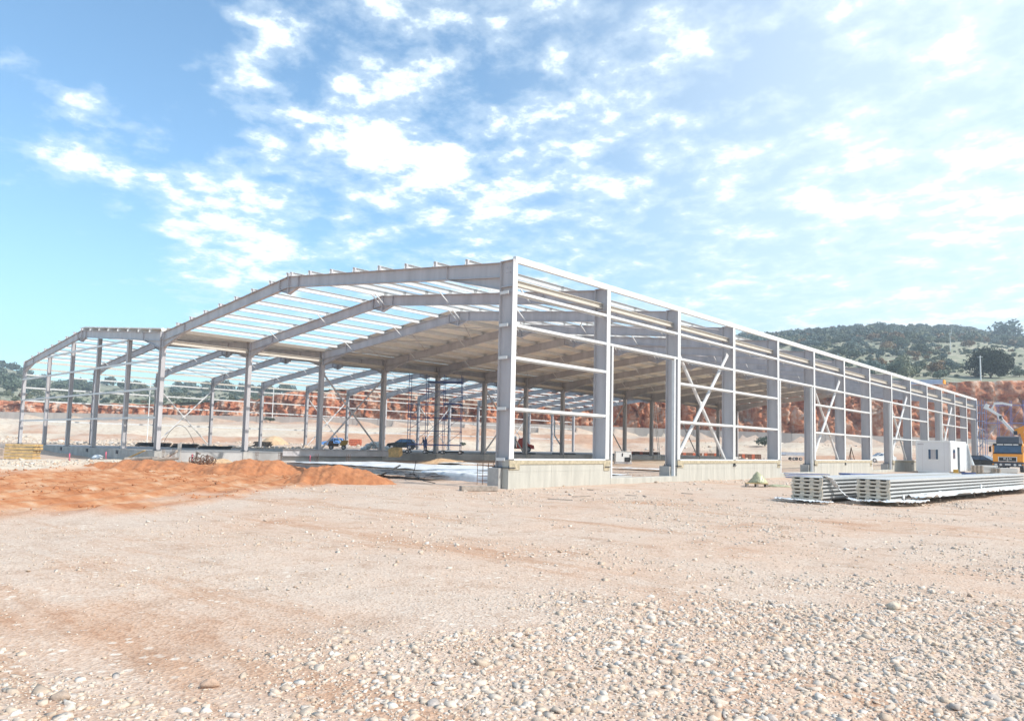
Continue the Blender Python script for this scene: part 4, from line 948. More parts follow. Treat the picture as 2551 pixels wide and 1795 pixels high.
# long steel beam on the slab edge
o = empty('steel_beam', (-30.2, 13.4, 0.45), 0.0); tag(o, 'long grey steel beam lying beside the middle columns', 'steel beam')
b = MB(); b.box((0, 0, 0.25), (0.02, 9.6, 0.46)); b.build('web', M_STEEL, o); b = MB(); b.box((0, 0, 0.49), (0.26, 9.6, 0.025)); b.build('flange', M_STEEL, o); b = MB(); b.box((0, 0, 0.01), (0.26, 9.6, 0.025)); b.build('flange', M_STEEL, o)
for i, (x, y, L_) in enumerate(((-34, 22, 3.5), (-36, 30, 4.5), (-33, 38, 4), (-34.5, 47, 4), (-33.5, 55, 5), (-36, 62, 4))):
    b = MB(); b.box((0, 0, 0.06), (0.35, L_, 0.12)); tag(b.build('black_strip', M_BLACK, None, (x, y, ZF)), 'flat black strip lying on the slab behind the middle columns', 'strip', 'black strips on the slab')
def bag_heap():
    root = empty('bag_heap', (-48.4, 31.0, ZF), 0.7); tag(root, 'heap of white sacks under white film on the slab', 'sack heap')
    rr_ = random.Random(8)
    for i in range(26):
        t = rr_.uniform(-1, 1); h = 0.85 * (1 - abs(t) ** 1.5) * rr_.uniform(0.1, 1)
        v, f = rock_hull(24, 1000 + i, 0.42, 0.32, 0.2); o_ = np_mesh('sack', v, f, M_PLASTIC); o = link('sack', o_, root, (t * 1.6, rr_.uniform(-.5, .5), h + 0.12)); o.rotation_euler.z = rr_.uniform(0, 3)
bag_heap()
o = box_thing('cardboard_box', 'tan box lying tilted at the slab edge before the blue scaffold', 'box', (-27.6, 16.9, 0.55), (0.9, 0.7, 0.62), M_TIMBER, 0.5); o.rotation_euler.x = 0.25
# ------------------------------------------------------------------ vehicles
def wheel(parent, c, r, w, axis='y'):
    t = MB(); t.tube((0, -w / 2, 0), (0, w / 2, 0), r, 18); o = t.build('wheel', M_BLACK, parent, c); bevel(o, 0.02)
    h = MB(); h.tube((0, -w / 2 - 0.012, 0), (0, w / 2 + 0.012, 0), r * 0.58, 14); h.build('rim', M_STEEL, o); return o
def car(name, label, loc, rz, body_m, L_=4.0, estate=False, ladder=False):
    """x is forward; a lofted body with a tapered cabin, glass let into it"""
    o = empty(name, loc, rz); tag(o, label, 'car')
    h = L_ / 2
    prof = [(-h, .38), (-h + .03, .82), (-h + .12, .95), (h * .42, .95), (h * .9, .80), (h, .62), (h, .36), (h * .86, .26), (-h * .86, .26)]
    b = MB(); n = len(prof)
    secs = [(-0.80, .90, .02), (-0.84, 1, 0), (0.84, 1, 0), (0.80, .90, .02)]
    vs_ = []
    for yy, sc_, dz in secs: vs_ += [(x * (0.985 if sc_ < 1 else 1), yy, z * (0.97 if sc_ < 1 else 1) + dz * 0.3) for x, z in prof]
    fs = [tuple(range(n)), tuple(range(4 * n - 1, 3 * n - 1, -1))]
    for s_ in range(3):
        for i in range(n): fs.append((s_ * n + i, s_ * n + (i + 1) % n, (s_ + 1) * n + (i + 1) % n, (s_ + 1) * n + i))
    b.poly(vs_, fs); bevel(b.build('body', body_m, o), 0.05, 3)
    back = -h + 0.12 if estate else -h + 0.30
    cab = [(back, .93), (back + .28, 1.40), (-h + .9, 1.46), (h * .05, 1.45), (h * .46, .93)]
    b = MB(); vs_ = [(x, -0.78 + max(0, (z - .93)) * .28, z) for x, z in cab] + [(x, 0.78 - max(0, (z - .93)) * .28, z) for x, z in cab]
    k = len(cab); b.poly(vs_, [tuple(range(k)), tuple(range(2 * k - 1, k - 1, -1))] + [(i, (i + 1) % k, k + (i + 1) % k, k + i) for i in range(k)]); bevel(b.build('cabin', body_m, o), 0.04, 2)
    for sgn in (-1, 1):
        for q in ([(back + .22, 1.0), (back + .36, 1.34), (-0.12, 1.38), (-0.12, 1.0)], [(-0.05, 1.0), (-0.05, 1.38), (h * .06, 1.37), (h * .38, 1.0)]):
            g = MB(); pts = [(x, sgn * (0.785 - (z - .93) * .28), z) for x, z in q]; pts2 = [(x, y - sgn * 0.02, z) for x, y, z in pts]
            g.poly(pts + pts2, [(0, 1, 2, 3), (7, 6, 5, 4), (0, 4, 5, 1), (1, 5, 6, 2), (2, 6, 7, 3), (3, 7, 4, 0)]); g.build('side_window', M_GLASS, o)
    g = MB(); g.bar((h * .45, 0, .97), (h * .075, 0, 1.42), 1.25, 0.02, off=(0, 0.012)); g.build('windscreen', M_GLASS, o)
    g = MB(); g.bar((back + .02, 0, 1.0), (back + .25, 0, 1.37), 1.2, 0.02, off=(0, 0.014)); g.build('rear_window', M_GLASS, o)
    for sx in (-0.62, 0.62):
        for sy in (-0.76, 0.76): wheel(o, (h * sx, sy, 0.31), 0.31, 0.2)
    for sy in (-0.6, 0.6):
        q = MB(); q.box((h - 0.02, sy, 0.66), (0.06, 0.3, 0.14)); q.build('headlight', M_WHITE, o)
        q = MB(); q.box((-h + 0.03, sy, 0.76), (0.06, 0.24, 0.16)); q.build('tail_light', M_RED, o)
    for sx, nm in ((h, 'bumper'), (-h, 'bumper')): q = MB(); q.box((sx, 0, 0.42), (0.12, 1.6, 0.16)); bevel(q.build(nm, M_DARK, o), 0.02)
    return o
A_L = math.atan2(-RGT.y, -RGT.x)            # nose towards the left of the view
car('parked_car', 'black hatchback parked on the slab beside the blue scaffold', (-61.2, 45.0, ZF), A_L - 0.12, M_CARBLACK, 4.0)
car('parked_car', 'light blue car parked behind the cross braced left columns', (-88.6, 52.4, 0.80), A_L + 0.1, M_CARBLUE, 3.8, True)
car('parked_car', 'white car seen through the door opening left of the cabin', (-15.3, 99.5, gz(-15.3, 99.5)), A_L, M_WHITE, 4.1)
# red and white lorry front behind the corner column
o = empty('red_lorry', (-48.9, 54.6, 0.74), A_L + math.pi); tag(o, 'red lorry with white tank seen between the corner column and its brace', 'lorry')
b = MB(); b.prism([(0.2, .5), (0.2, 1.25), (0.5, 1.85), (1.0, 1.95), (1.5, 1.8), (1.75, 1.15), (2.5, .95), (2.6, .45)], 'y', -0.9, 0.9); bevel(b.build('cab', M_RED, o), 0.05)
b = MB(); b.tube((-2.2, 0, 1.4), (0.15, 0, 1.4), 0.75, 16); b.build('tank', M_WHITE, o)
b = MB(); b.box((-0.4, 0, 0.55), (4.2, 0.8, 0.2)); b.build('chassis', M_DARK, o)
b = MB(); b.bar((1.72, 0, 1.2), (1.52, 0, 1.75), 1.6, 0.03); b.build('windscreen', M_GLASS, o)
for sx in (-1.7, 1.7):
    for sy in (-.8, .8): wheel(o, (sx, sy, 0.42), 0.42, 0.25)
# small site dumper
o = empty('site_dumper', (-49.6, 26.6, ZF), A_L + math.pi + 0.2); tag(o, 'small ochre site dumper parked on the slab', 'dumper')
b = MB(); b.prism([(0.15, .45), (0.35, 1.0), (1.05, 1.0), (1.0, .6), (.7, .4)], 'y', -0.5, 0.5); b.build('skip', mat('ochre_paint', (0.55, 0.30, 0.06), 0.6, var=0.15), o)
b = MB(); b.box((-0.5, 0, 0.5), (1.1, 0.7, 0.35)); b.box((-0.75, 0, 0.8), (0.5, 0.6, 0.3)); b.build('engine_cover', M_RUST, o)
b = MB(); b.box((-0.2, 0, 0.78), (0.35, 0.4, 0.08)); b.box((-0.38, 0, 0.98), (0.06, 0.4, 0.35)); b.build('seat', M_BLACK, o)
b = MB(); b.tube((-0.55, .3, .7), (-.55, .3, 1.35), .03, 6); b.tube((-.55, -.3, .7), (-.55, -.3, 1.35), .03, 6); b.tube((-.55, -.3, 1.35), (-.55, .3, 1.35), .03, 6); b.build('roll_bar', M_RUST, o)
for sx in (-0.7, 0.6):
    for sy in (-.5, .5): wheel(o, (sx, sy, 0.24), 0.24, 0.2)
# red pipes stacked behind
o = empty('pipe_stack', (-86.3, 55.2, 0.9), math.atan2(RGT.y, RGT.x)); tag(o, 'stack of red clay pipes on the ground right of the light blue car', 'pipe stack')
for j in range(4):
    for i in range(4):
        b = MB(); b.tube((-1.0 + 0.1 * (j % 2), -0.6 + i * 0.36, 0.16 + j * 0.3), (0.95 + 0.05 * ((i + j) % 3), -0.6 + i * 0.36, 0.16 + j * 0.3), 0.15, 10); b.build('pipe', M_BRICKRED, o)
# generator, trailer, timber rows, ladder, tripod
o = empty('generator', (-20.2, 37.6, gz(-20.2, 37.6)), math.atan2(RGT.y, RGT.x)); tag(o, 'white boxy site generator with dark openings in the right hall', 'generator')
b = MB(); b.box((0, 0, 0.72), (1.45, 0.8, 0.95)); bevel(b.build('housing', M_WHITE, o), 0.04)
for x, z, w, h_ in ((0.35, 0.5, 0.5, 0.4), (-0.1, 0.92, 0.1, 0.3), (0.62, 0.7, 0.1, 0.5)): b = MB(); b.box((x, -0.41, z), (w, 0.03, h_)); b.build('louvre_opening', M_BLACK, o)
b = MB(); b.box((0, 0, 0.16), (1.55, 0.86, 0.14)); b.build('skid', M_STEEL, o)
b = MB(); b.box((0, 0, 1.22), (1.5, 0.85, 0.05)); b.build('lid', M_GALV, o)
o = empty('flatbed_trailer', (-25.4, 92.5, gz(-25.4, 92.5)), math.atan2(RGT.y, RGT.x)); tag(o, 'grey flatbed trailer behind the hall seen through the door opening', 'trailer')
b = MB(); b.box((0, 0, 0.75), (3.6, 1.8, 0.14)); b.build('bed', M_STEEL, o)
b = MB(); b.box((0, -0.88, 1.02), (3.6, 0.05, 0.42)); b.box((0, 0.88, 1.02), (3.6, 0.05, 0.42)); b.build('side_board', mat('slate_blue_paint', (0.40, 0.44, 0.52), 0.5), o)
for sx in (-0.5, 0.5):
    for sy in (-.8, .8): wheel(o, (sx, sy, 0.24), 0.24, 0.2)
for i, (l0, lb) in enumerate(((28.5, 'rust coloured board row behind the far right middle columns, left one'), (33.5, 'rust coloured board row behind the far right middle columns, centre one'), (38.0, 'rust coloured board row behind the far right middle columns, right one'), (20.5, 'short rust coloured board row right of the generator'))):
    x, y = world_xy(118 if i < 3 else 112, l0); o = empty('board_row', (x, y, gz(x, y)), math.atan2(RGT.y, RGT.x)); tag(o, lb, 'board row', 'rust coloured board rows')
    for k in range(9): b = MB(); b.box((-2.1 + k * 0.52, 0, 0.42), (0.47, 0.5, 0.84)); b.build('board', M_RUST if k % 3 else M_BRICKRED, o)
o = empty('ladder', (-S + 0.55, 59.6, gz(-S + .55, 59.6)), 0); tag(o, 'aluminium ladder leaning against a far middle column', 'ladder')
for sy in (-.2, .2): b = MB(); b.tube((0.9, sy, 0), (0, sy, 7.2), 0.035, 6); b.build('stile', M_GALV, o)
for k in range(20): t = (k + .5) / 20; b = MB(); b.tube((0.9 * (1 - t), -.2, 7.2 * t), (0.9 * (1 - t), .2, 7.2 * t), 0.02, 5); b.build('rung', M_GALV, o)
x, y = world_xy(80, 37.2); o = empty('tripod', (x, y, gz(x, y))); tag(o, 'rusty tripod standing behind the plinth', 'tripod')
for a in (0, 2.1, 4.2): b = MB(); b.tube((0.5 * math.cos(a), 0.5 * math.sin(a), 0), (0, 0, 2.0), 0.04, 6); b.build('leg', M_RUST, o)
b = MB(); px = [(0, 0, 0), (-0.1, 0, 1.2), (-1.2, 0, 2.9), (-1.25, 0, 5.2)]
for p, q in zip(px[:-1], px[1:]): b.tube(p, q, 0.10, 8)
x, y = world_xy(104, 7.4); ob = b.build('white_pipe', M_WHITE, None, (x, y, gz(x, y))); ob.rotation_euler.z = math.atan2(RGT.y, RGT.x); tag(ob, 'bent white pipe rising behind the right hall', 'pipe')

# ------------------------------------------------------------------ person (skin surface)
def person(name, label, loc, rz, joints, edges, radii, shirt, trousers, h=1.72):
    me = bpy.data.meshes.new('body'); me.from_pydata(joints, edges, []); o = bpy.data.objects.new(name, me); COL.objects.link(o); o.location = loc; o.rotation_euler.z = rz
    me.materials.append(shirt); me.materials.append(trousers); me.materials.append(M_SKINTONE)
    sk = o.modifiers.new('skin', 'SKIN'); layer = me.skin_vertices[0] if me.skin_vertices else None
    dg = bpy.context.evaluated_depsgraph_get()
    layer = me.skin_vertices[0]
    for i, r in enumerate(radii): layer.data[i].radius = r
    layer.data[0].use_root = True
    o.modifiers.new('sub', 'SUBSURF').levels = 1
    bpy.context.view_layer.update(); dg = bpy.context.evaluated_depsgraph_get()
    m2 = bpy.data.meshes.new_from_object(o.evaluated_get(dg)); 
    for p in m2.polygons:
        z = p.center.z; p.material_index = 2 if (z > 1.47 or (abs(p.center.y) > 0.24 and z < 0.93)) else (1 if z < 0.98 else 0)
        p.use_smooth = True
    o.modifiers.clear(); o.data = m2; m2.materials.clear()
    for m_ in (shirt, trousers, M_SKINTONE): m2.materials.append(m_)
    tag(o, label, 'person'); return o
def worker(label, loc, rz, lean=0.0):
    J = [(0, 0, .95), (0.02 + lean * .3, 0, 1.18), (0.03 + lean, 0, 1.40), (0.05 + lean, 0, 1.50), (0.08 + lean, 0, 1.60), (0.07 + lean, 0, 1.70),
         (0, .10, .90), (0.05, .12, .50), (-0.02, .13, .08), (0.14, .13, .04),
         (0, -.10, .90), (0.0, -.12, .50), (-0.10, -.13, .08), (0.06, -.13, .04),
         (lean, .19, 1.40), (0.0 + lean, .25, 1.12), (0.20 + lean, .22, .95), (0.28 + lean, .2, .93),
         (lean, -.19, 1.40), (-0.02 + lean, -.26, 1.12), (0.14 + lean, -.26, .90), (0.20 + lean, -.25, .84)]
    E = [(0, 1), (1, 2), (2, 3), (3, 4), (4, 5), (0, 6), (6, 7), (7, 8), (8, 9), (0, 10), (10, 11), (11, 12), (12, 13), (2, 14), (14, 15), (15, 16), (16, 17), (2, 18), (18, 19), (19, 20), (20, 21)]
    Rr = [(.15, .13), (.15, .12), (.15, .12), (.065, .065), (.095, .085), (.08, .075), (.10, .10), (.07, .07), (.05, .05), (.045, .05), (.10, .10), (.07, .07), (.05, .05), (.045, .05),
          (.07, .07), (.055, .055), (.042, .042), (.04, .03), (.07, .07), (.055, .055), (.042, .042), (.04, .03)]
    o = person('person', label, loc, rz, J, E, Rr, M_SHIRT, M_JEANS)
    hm = MB(); hm.tube((0.07 + lean, 0, 1.66), (0.06 + lean, 0, 1.79), .105, 12, 0.06); hm.build('cap', M_DARK, o, smooth=True)
    return o
worker('person in dark top and blue trousers standing by the blue scaffold', (-57.9, 46.4, ZF), A_L)
worker('person in dark clothing leaning over behind the black car', (-60.0, 47.9, ZF), A_L + 0.5, 0.12)

# ------------------------------------------------------------------ scaffolds
def scaffold(label, loc, rz, L_, Wd, zs, wheels=False, decks=(), brace=True, nb=2, m=M_BLUE, r=0.026):
    o = empty('scaffold_tower', loc, rz); tag(o, label, 'scaffold')
    zt = zs[-1]; xs = [L_ * i / nb for i in range(nb + 1)]
    for x in xs:
        for y in (0, Wd):
            b = MB(); b.tube((x, y, 0.25 if wheels else 0), (x, y, zt + 0.6), r, 6); b.build('standard', m, o)
            if wheels: wheel(o, (x, y, 0.16), 0.16, 0.07)
            else: q = MB(); q.box((x, y, 0.015), (0.18, 0.18, 0.03)); q.build('base_plate', m, o)
    for z in zs:
        for y in (0, Wd): b = MB(); b.tube((-0.05, y, z), (L_ + 0.05, y, z), r * 0.85, 6); b.build('ledger', m, o)
        for x in xs: b = MB(); b.tube((x, -0.05, z), (x, Wd + 0.05, z), r * 0.85, 6); b.build('transom', m, o)
    if brace:
        for i in range(nb):
            for z0, z1 in zip(zs[:-1], zs[1:]):
                y = 0 if (i + int(z0)) % 2 else Wd
                b = MB(); b.tube((xs[i], y, z0), (xs[i + 1], y, z1), r * 0.7, 6); b.build('diagonal_brace', m, o)
    for (x0, x1, z) in decks:
        for k in range(3): b = MB(); b.box(((x0 + x1) / 2, Wd * (k + .5) / 3, z + 0.05), (x1 - x0, Wd / 3 - 0.02, 0.07)); b.build('deck_board', m, o)
    return o
aR = math.atan2(RGT.y, RGT.x)
x, y = world_xy(60.5, -8.55)
scaffold('blue tube scaffold tower on wheels standing on the slab by the middle columns', (x, y, ZF), aR, 4.35, 1.5, (0.72, 1.9, 3.0, 4.1, 5.2, 6.0), True, ((1.5, 4.35, 5.95), (2.9, 4.35, 4.15), (0, 4.35, 0.72)), nb=3)
scaffold('blue frame scaffold behind the orange lorry by the red rock', (-0.7, 93.0, gz(0, 93) - 0.05), 0, 5.6, 1.2, (0.5, 3.4, 5.7, 8.0), nb=4, m=mat('faded_blue_paint', (0.16, 0.19, 0.42), 0.5), r=0.032)
scaffold('narrow blue scaffold tower standing against the last corner column', (0.30, 81.9, gz(0.3, 82)), 0, 0.55, 1.6, (0.5, 1.5, 2.5, 3.5, 4.5, 5.5, 6.5, 7.4), nb=1, m=mat('grey_blue_paint', (0.17, 0.22, 0.36), 0.5), r=0.04)

# ------------------------------------------------------------------ site cabin
o = empty('site_cabin', (2.82, 52.0, gz(2.8, 52) + 0.06)); tag(o, 'white flat roofed site cabin with an open door beside the right wall', 'cabin')
hw, hl, hh = 1.22, 3.0, 2.42
b = MB(); b.box((0, -hl, hh / 2 + .1), (2 * hw, 0.06, hh)); b.build('end_wall', M_HUT, o)
b = MB(); b.box((0, hl, hh / 2 + .1), (2 * hw, 0.06, hh)); b.build('end_wall', M_HUT, o)
b = MB(); b.box((-hw, 0, hh / 2 + .1), (0.06, 2 * hl - 0.06, hh)); b.build('side_wall', M_HUT, o)
b = MB()       # side with door and window openings
for y0, y1, z0, z1 in ((-hl + .03, -2.2, 0, hh), (-2.2, -1.2, 0, 1.0), (-2.2, -1.2, 1.9, hh), (-1.2, -0.55, 0, hh), (-0.55, 0.45, 2.05, hh), (0.45, hl - .03, 0, hh)): b.box((hw, (y0 + y1) / 2, (z0 + z1) / 2 + .1), (0.06, y1 - y0, z1 - z0))
b.build('side_wall', M_HUT, o)
b = MB(); b.box((0, 0, 0.08), (2 * hw - .1, 2 * hl - .1, 0.06)); b.build('cabin_floor', M_WOODGREY, o)
b = MB(); b.box((0, 0, hh + 0.16), (2 * hw + 0.10, 2 * hl + 0.10, 0.12)); bevel(b.build('roof', M_WHITE, o), 0.02)
for sx in (-1, 1):
    for sy in (-1, 1): b = MB(); b.box((sx * (hw + .01), sy * (hl + .01), hh / 2 + 0.1), (0.13, 0.13, hh + .01)); bevel(b.build('corner_post', M_WHITE, o), 0.015)
for sy in (-1, 1): b = MB(); b.box((0, sy * (hl + .01), 0.05), (2 * hw - 0.14, 0.12, 0.14)); b.build('bottom_rail', M_WHITE, o)
w_ = MB()
for x0, x1 in ((-0.42, -0.36), (0.36, 0.42)): w_.box(((x0 + x1) / 2, -hl - 0.045, 1.5), (x1 - x0, 0.03, 0.86))
for z in (1.07, 1.93): w_.box((0, -hl - 0.045, z), (0.9, 0.03, 0.06))
wf = w_.build('window_frame', M_WHITE, o)
for x, m_, w in ((-0.27, M_GLASS, 0.17), (0.0, M_STEEL, 0.33), (0.27, M_GLASS, 0.17)): b = MB(); b.box((x, -hl - 0.038, 1.5), (w, 0.012, 0.80)); b.build('window_pane', m_, wf)
b = MB(); b.box((hw + 0.01, -1.7, 1.55), (0.03, 0.94, 0.84)); wf = b.build('window_frame', M_WHITE, o)
for y in (-1.93, -1.47): b = MB(); b.box((hw + 0.03, y, 1.55), (0.012, 0.38, 0.74)); b.build('window_pane', M_GLASS, wf)
b = MB(); b.box((hw + 0.02, 0.44, 1.12), (0.06, 0.06, 2.05)); b.box((hw + .02, -0.56, 1.12), (0.06, 0.06, 2.05)); b.box((hw + .02, -0.06, 2.17), (0.06, 1.04, 0.06)); b.build('door_frame', M_GALV, o)
b = MB(); b.box((hw - 0.42, 0.36, 1.1), (0.86, 0.04, 1.98)); dr = b.build('door', mat('blue_grey_door', (0.35, 0.42, 0.46), 0.5), o); q = MB(); q.box((hw - 0.72, 0.325, 1.1), (0.12, 0.04, 0.04)); q.build('handle', M_DARK, dr)
for x in (-0.8, 0.8): b = MB(); b.box((x, -hl - 0.031, hh / 2 + .1), (0.012, 0.008, hh - .1)); b.build('panel_joint', M_STEEL, o)
for y in (-2.4, 1.2, 2.1): b = MB(); b.box((hw + 0.031, y, hh / 2 + .1), (0.008, 0.012, hh - .1)); b.build('panel_joint', M_STEEL, o)
b = MB(); b.box((-0.95, -hl - 0.035, 2.33), (0.5, 0.01, 0.10)); b.build('name_plate', M_STEEL, o)
n = 24; X, Y = np.meshgrid(np.linspace(0, 0.5, n), np.linspace(0, 1, n)); 
Zc = 2.3 * (1 - Y); Yc = 3.05 + 0.5 * Y + 0.12 * np.sin(X * 18 + Y * 5) ; Xc = 0.7 + X * 1.4 + 0.5 * Y
me = np_mesh('plastic_drape', np.stack([Xc, Yc, Zc + .1], -1).reshape(-1, 3), grid_faces(n, n), M_PLASTIC, smooth=True)
pd_ = link('plastic_drape', me, None, tuple(o.location)); tag(pd_, 'white plastic sheet hanging from the far end of the cabin', 'plastic sheet'); sm2 = pd_.modifiers.new('t', 'SOLIDIFY'); sm2.thickness = 0.01

# ------------------------------------------------------------------ orange lorry with boom
o = empty('orange_lorry', (5.9, 63.6, gz(5.9, 63.6))); tag(o, 'orange concrete pump lorry with dark sun visor and white folding boom', 'lorry')
b = MB(); b.prism([(0, .95), (0, 1.78), (0.10, 2.62), (0.5, 2.70), (2.0, 2.70), (2.0, .95)], 'x', -1.22, 1.22); bevel(b.build('cab', M_ORANGE, o), 0.06, 3)
b = MB(); b.prism([(-0.012, 1.84), (0.075, 2.50), (0.10, 2.50), (0.012, 1.84)], 'x', -1.08, 1.08); b.build('windscreen', M_GLASS, o)
b = MB(); b.prism([(-0.03, 1.72), (-0.035, 1.84), (0.02, 1.84), (0.02, 1.72)], 'x', -1.16, 1.16); b.build('wiper_panel', M_BLACK, o)
b = MB(); b.prism([(0.03, 2.50), (0.06, 2.70), (0.14, 2.70), (0.12, 2.50)], 'x', -1.16, 1.16); b.build('sun_visor', M_BLACK, o)
b = MB()
for x0, x1 in ((-0.85, -0.35), (-0.28, 0.38), (0.45, 0.85)): b.box(((x0 + x1) / 2, 0.03, 2.60), (x1 - x0, 0.02, 0.10))
b.build('visor_lettering', M_WHITE, o)
b = MB(); b.prism([(0.12, 2.70), (0.45, 3.34), (1.0, 3.42), (1.9, 2.74)], 'x', -0.95, 0.95); bevel(b.build('roof_deflector', M_DARK, o), 0.08, 3)
b = MB(); b.box((-0.02, -0.015, 1.22), (1.5, 0.03, 0.46)); gf = b.build('grille', M_WHITE, o); b = MB(); b.box((-0.02, -0.035, 1.22), (1.38, 0.02, 0.36)); b.build('grille_mesh', M_BLACK, gf)
cu = bpy.data.curves.new('emblem_lettering', 'FONT'); cu.body = 'MAN'; cu.size = 0.24; cu.extrude = 0.008; cu.align_x = 'CENTER'; cu.align_y = 'CENTER'; cu.space_character = 1.5; cu.offset = 0.006
cu.materials.append(M_WHITE); tmp = bpy.data.objects.new('emblem_lettering', cu); COL.objects.link(tmp); bpy.context.view_layer.update()
me_ = bpy.data.meshes.new_from_object(tmp.evaluated_get(bpy.context.evaluated_depsgraph_get())); bpy.data.objects.remove(tmp)
tx_ = link('emblem_lettering', me_, gf); tx_.location = (-0.02, -0.052, 1.25); tx_.rotation_euler = (R_(90), 0, 0)
b = MB(); b.box((-0.02, -0.05, 1.09), (0.10, 0.012, 0.07)); b.build('emblem', M_WHITE, gf)
b = MB(); b.box((0, 0.08, 0.72), (2.46, 0.36, 0.44)); bevel(b.build('bumper', M_DARK, o), 0.04)
for sx in (-1, 1):
    b = MB(); b.tube((sx * 0.56, -0.13, 0.70), (sx * 0.56, -0.08, 0.70), 0.11, 12); b.build('headlight', M_GALV, o)
    b = MB(); b.box((sx * 0.95, -0.11, 0.70), (0.22, 0.03, 0.12)); b.build('headlight', M_WHITE, o)
    b = MB(); b.box((sx * 1.18, -0.11, 0.72), (0.09, 0.03, 0.12)); b.build('indicator', M_ORANGE, o)
    b = MB(); b.box((sx * 1.42, 0.1, 2.15), (0.2, 0.12, 0.55)); b.bar((sx * 1.2, 0.15, 2.45), (sx * 1.42, 0.1, 2.45), .04, .04); bevel(b.build('wing_mirror', M_BLACK, o), 0.03)
    b = MB(); b.prism([(0.25, 1.85), (0.3, 2.45), (1.1, 2.45), (1.2, 1.85)], 'x', sx * 1.215, sx * 1.235); b.build('side_window', M_GLASS, o)
    b = MB(); b.box((sx * 1.235, 0.75, 1.6), (0.01, 0.02, 1.2)); b.box((sx * 1.235, 0.62, 1.7), (0.03, 0.16, 0.04)); b.build('door_seam', M_BLACK, o)
b = MB(); b.box((0, -0.115, 0.72), (0.45, 0.02, 0.11)); b.build('number_plate', M_WHITE, o)
b = MB(); b.box((0, 4.6, 0.85), (0.9, 6.6, 0.3)); b.build('chassis', M_DARK, o)
for y in (1.0, 5.4, 6.7):
    for sx in (-1, 1): wheel(o, (sx * 1.0, y, 0.5), 0.5, 0.3).rotation_euler.z = R_(90)
b = MB(); b.box((0, 5.0, 1.25), (2.3, 5.2, 0.5)); bevel(b.build('deck', M_ORANGE, o), 0.03)
b = MB(); b.tube((0.9, 2.9, 1.4), (0.9, 2.9, 2.6), 0.35, 14); b.build('boom_pedestal', M_ORANGE, o)
bz = -o.location.z
def P(x, z): return (x - 5.9, 2.9, z + bz)
b = MB(); b.bar(P(6.2, 3.98), P(9.4, 5.7), 0.34, 0.5); b.bar(P(6.7, 4.0), P(7.0, 2.6), 0.3, 0.3); bm_ = b.build('boom_section', M_ORANGE, o); bm_['label'] = 'thick orange lower boom section'
b = MB(); b.bar(P(6.15, 3.85), P(5.05, 5.25), 0.26, 0.26); b.bar(P(5.05, 5.15), P(4.85, 5.65), 0.26, 0.34); b.build('boom_section', M_WHITE, o)
b = MB(); b.bar(P(5.0, 5.55), P(3.78, 6.45), 0.24, 0.24); b.bar(P(3.7, 6.3), P(3.95, 6.78), 0.2, 0.34); b.build('boom_section', M_WHITE, o)
b = MB(); b.bar(P(4.25, 6.25), P(4.53, 6.83), 0.12, 0.12); b.bar(P(4.45, 6.83), P(5.15, 6.85), 0.22, 0.22); b.bar(P(5.15, 6.85), P(5.96, 6.64), 0.2, 0.2); b.build('boom_section', M_WHITE, o)
b = MB(); b.box(P(6.2, 3.9), (0.3, 0.44, 0.4)); b.box(P(5.0, 5.45), (0.22, 0.32, 0.3)); b.build('boom_joint', M_DARK, o)

# ------------------------------------------------------------------ stacks of sandwich panels
def panel_profile(w, t, c=0.0):
    """outline (x,z) with three slots cut into the upper side and stepped, overlapping edges"""
    pts = [(0.14, 0), (w - 0.14, 0), (w - 0.14, t * 0.46), (w - c, t * 0.54), (w - c, t)]
    sl = 0.20
    for q in (0.81, 0.5, 0.19):
        x = q * w; pts += [(x + sl / 2, t), (x + sl / 2 - 0.02, t - 0.048), (x - sl / 2 + 0.02, t - 0.048), (x - sl / 2, t)]
    pts += [(c, t), (c, t * 0.54), (0.14, t * 0.46)]
    return pts
def sandwich_panel(label, loc, rz, w, t, L_, group):
    o = empty('sandwich_panel', loc, rz); tag(o, label, 'panel', group); key = (w, t, L_)
    if key not in PM:
        b = MB(); b.prism(panel_profile(w, t, 0.004), 'y', 0.03, L_)
        ep = [(0.002, 0), (w - 0.002, 0)] + panel_profile(w, t, 0.002)[4:17]; b.prism(ep, 'y', 0.0, 0.028); core = b.mesh('foam_core', M_CORE)
        s = MB(); y0, y1 = 0.03, L_ - 0.015
        for sx in (0, 1):
            X = lambda x: w - x if sx else x
            for (xa, za), (xb, zb) in (((0.14, 0.0), (0.14, t * .46)), ((0.14, t * .46), (0.0, t * .54)), ((0.0, t * .54), (0.0, t)), ((0.0, t), (0.09 * w, t))):
                d = 0.004 if not sx else -0.004
                s.poly([(X(xa), y0, za), (X(xb), y0, zb), (X(xb), y1, zb), (X(xa), y1, za), (X(xa) - d, y0, za + .002), (X(xb) - d, y0, zb + .002), (X(xb) - d, y1, zb + .002), (X(xa) - d, y1, za + .002)],
                       [(0, 1, 2, 3), (7, 6, 5, 4), (0, 3, 7, 4), (1, 5, 6, 2), (0, 4, 5, 1), (3, 2, 6, 7)])
        for a_, b_ in ((0.30, 0.39), (0.61, 0.70)): s.box(((a_ + b_) / 2 * w, L_ / 2, t + 0.002), ((b_ - a_) * w, y1 - y0, 0.004))
        for q in (0.81, 0.5, 0.19): s.box((q * w, L_ / 2 + 0.4, t - 0.046), (0.155, y1 - y0 - 0.8, 0.004))
        PM[key] = (core, s.mesh('metal_skin', M_SKIN))
    link('foam_core', PM[key][0], o); link('metal_skin', PM[key][1], o); return o
PM = {}
ordn = ['bottom', 'second', 'third', 'fourth', 'fifth', 'top']
